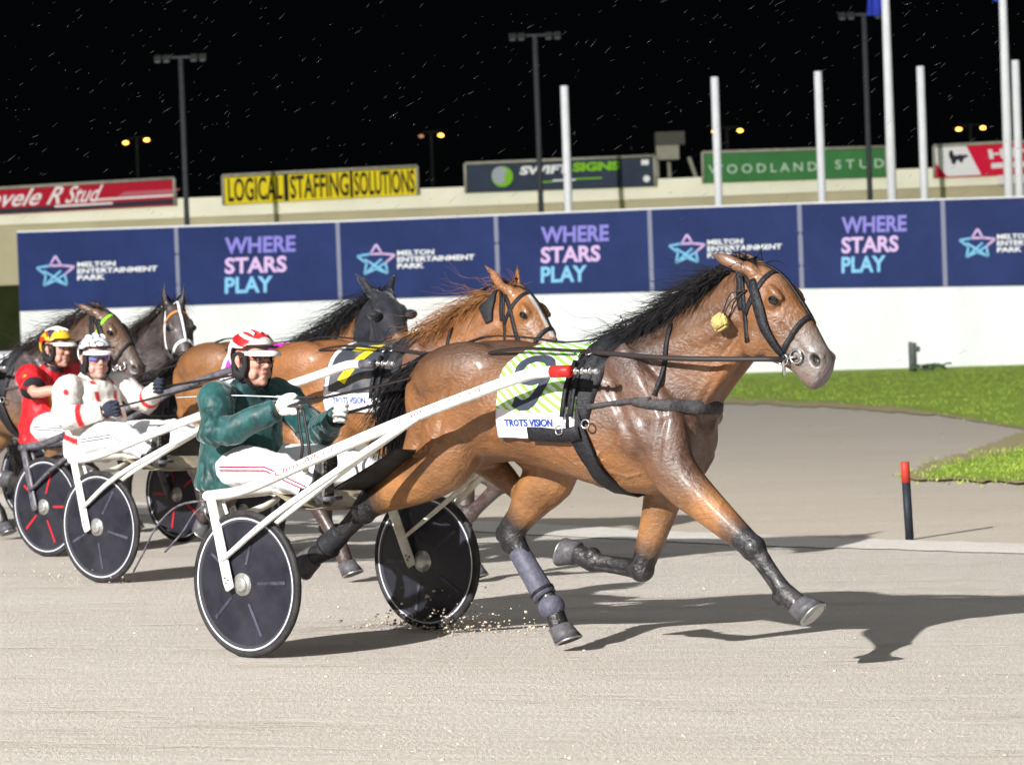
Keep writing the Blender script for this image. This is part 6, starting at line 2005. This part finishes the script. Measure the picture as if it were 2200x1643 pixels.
# ---------------- third turnout: black hooded horse, red and yellow driver
BAY2 = dict(base=(.215, .090, .027), belly=(.26, .115, .036), top=(.13, .055, .02), points=(.03, .022, .02), muzzle=(.06, .045, .04))
H3 = build_horse('hooded_horse', 'bay horse in a full black hood, between the green driver and the chestnut', O3, Pose(rf='stand', lf='reach', rh='swing', lh='under', ears='side', neck_yaw=math.radians(-6), neck_pitch=math.radians(-1), head_yaw=math.radians(-22), head_pitch=math.radians(4)), .0135, BAY2, M_hair, dx=.2, mane_len=.36, seed=8, mane_n=480)
def hood(H, m):
    ps, v, f = H['ps'], H['v'], H['f']
    n = normals(v, f)
    ctr = ps.head(np.array([2.66, 0, 1.62])); nose = ps.head(np.array([2.97, 0, 1.34])); ax = unit(nose - ctr)
    a = (v - ctr) @ ax
    keep = (a > -.50) & (a < .275) & (np.linalg.norm(v - ctr - np.outer(np.clip(a, -.2, .25), ax), axis=1) < .50) & (v[:, 2] > 1.25)
    nk = ps.neck(np.array([2.40, 0, 1.58]), .85)
    keep &= (v - nk) @ unit(ctr - nk) > -.02
    idx = -np.ones(len(v), int); F2 = [t for t in f if all(keep[list(t)])]
    used = sorted({i for t in F2 for i in t}); idx[used] = np.arange(len(used))
    S = Shell(); S.add([H['sub'](v[i] + n[i] * .007) for i in used], [tuple(idx[i] for i in t) for t in F2])
    o = S.build('hood', m, H['root'])
    for s in (-1, 1):
        for (x0, z0) in ((2.80, 1.60),):
            c = cast(H, ps.head(np.array([2.775, .6 * s, 1.64])), ps.head_dir(np.array([0, -s, 0])), .02)
            if c:
                S = Shell(); vv, ff = ellipsoid((0, 0, 0), (.052, .052, .035), axes(c[1]), 16, 10); S.add(H['sub'](c[0] + vv), ff); S.build('eye_cup', m, o)
M_hood = mat('black_stretch_hood', (.016, .017, .023), .55, var=.3, vscale=20, bump=.3, bscale=200, sheen=.3)
hood(H3, M_hood)
M_cp = cloth_stripes('magenta_cloth', (.70, .012, .42), (.70, .012, .42), band_from=.40)
cp_, plp = cloth(H3, M_cp, lambda e: 1.36 - .14 * float(sstep(0, .45, np.array(e))), lambda e: 1.80 - .03 * e, 108)
S = Shell(); P = [plp(1.235 + .02 * abs(t - .3), t) + np.array([0, -.006, 0]) for t in np.linspace(.06, .56, 12)]; S.add(*ribbon([H3['sub'](p) for p in P], [np.array([0, -1.0, .3])] * 12, .034, .003)); S.build('hem', M_decal, cp_)
text_on_cloth(H3, plp, 'TROTS VISION', 1.30, 1.62, .46, .50, M_num_blue, 'lettering', cp_, bold=.02)
harness(H3); bridle(H3, blinker=False, full=False); reins(H3, hs(((-.12, -.17, 1.20), (0, .12, 1.17)), .2)); overcheck(H3)
SU3 = sulky('racing_sulky', 'black racing sulky with red spoke marks on its wheels, beside the white sulky', O3, frame_m=M_blackf, dirt=M_blackf, spokes=M_spoke_red, shaft_dx=.2, turn=.32, tip='black')
def flame_helmet(p, th, ph):
    x, y, z = p
    s = z + .35 * x + .02 * math.sin(x * 40)
    if z < .030 - .25 * x: return (.78, .40, .01)
    if s < .062: return (.62, .04, .02)
    if s < .085: return (.80, .46, .015)
    if s < .105: return (.55, .03, .02) if x < .0 else (.80, .5, .02)
    return (.03, .03, .05) if x < .03 else (.8, .5, .02)
def red_yellow_jacket(v, arm, ch, nk, pel):
    c = np.tile(np.array((.58, .010, .018)), (len(v), 1))
    c = lerp_col(c, (1 - sstep(.10, .14, np.abs(v[:, 1]))) * (v[:, 0] > ch[0] + .04) * (v[:, 2] < ch[2] + .03), (.80, .50, .01))
    c = lerp_col(c, 1 - sstep(.072, .090, np.linalg.norm(v - nk, axis=1)), BLK)
    for s in (-1, 1):
        m = arm[s][0] * .72 + arm[s][1] * .28 + np.array([.02, .06 * s, .02])
        d = np.linalg.norm(v - m, axis=1)
        c = lerp_col(c, 1 - sstep(.030, .036, d), (.80, .50, .01)); c = lerp_col(c, 1 - sstep(.019, .024, d), BLK)
    return c
J3 = dict(J1); J3.update(head=(-.56, 0, 1.475), pelvis=(-.665, 0, .92), chest=(-.66, 0, 1.165), neck=(-.60, 0, 1.355), yaw=math.radians(4),
          armR=[(-.63, -.225, 1.285), (-.48, -.31, 1.17), (-.20, -.20, 1.195)], armL=[(-.585, .205, 1.285), (-.40, .30, 1.10), (-.10, .13, 1.165)])
driver('person', 'driver in a red short sleeved jacket and yellow flame helmet', O3, J3, dict(jacket=red_yellow_jacket, glove_m=M_dark_glove, helmet=flame_helmet, short=True, cuff_m=M_strap, piping=M_stripe_dk, fold=.008), 3)

# ---------------- two more at the back: dark horse with a white bridle, brown horse with a lime browband
DARK = dict(base=(.050, .038, .036), belly=(.055, .040, .035), top=(.028, .021, .02), points=(.018, .015, .015), muzzle=(.055, .045, .042))
H4 = build_horse('dark_horse', 'dark grey brown horse with a white bridle, behind the silver helmet', O4, Pose(rf='stand', lf='high', rh='swing', lh='under', ears='up', neck_yaw=math.radians(-4), neck_pitch=math.radians(-1), head_yaw=math.radians(-24), head_pitch=math.radians(-6)), .0145, DARK, M_hair_dk, dx=0, mane_len=.26, seed=11, mane_n=260)
M_wstrap = mat('white_bridle_leather', (.80, .80, .82), .45); M_ostrap = mat('orange_browband', (.62, .22, .06), .5); M_gstrap = mat('lime_browband', (.24, .78, .03), .45)
bridle(H4, nose_m=M_wstrap, brow_m=M_ostrap, blinker=False); harness(H4, detail=True); overcheck(H4)
SU4 = sulky('racing_sulky', 'racing sulky behind the dark horse, only one dark wheel in the photo', O4, dirt=M_blackf, frame_m=M_blackf, tip='black')
BROWN = dict(base=(.115, .060, .032), belly=(.21, .10, .035), top=(.05, .028, .02), points=(.02, .016, .015), muzzle=(.07, .055, .05))
H5 = build_horse('brown_horse', 'brown horse with a lime browband and black and white striped cloth', O5, Pose(rf='reach', lf='fold', rh='push', lh='under', ears='back', neck_pitch=math.radians(-4), head_yaw=math.radians(8), head_pitch=math.radians(2)), .0145, BROWN, M_hair_dk, mane_len=.34, seed=13, mane_n=360)
bridle(H5, brow_m=M_gstrap, blinker=True); harness(H5); overcheck(H5)
M_c5 = cloth_stripes('black_white_cloth', (.02, .02, .025), (.72, .72, .76), period=.085, slope=.9)
cloth(H5, M_c5, lambda e: 1.38, lambda e: 1.80 - .03 * e, 108)
SU5 = sulky('racing_sulky', 'white racing sulky behind the brown horse, mostly outside the photo', O5, tip='black')
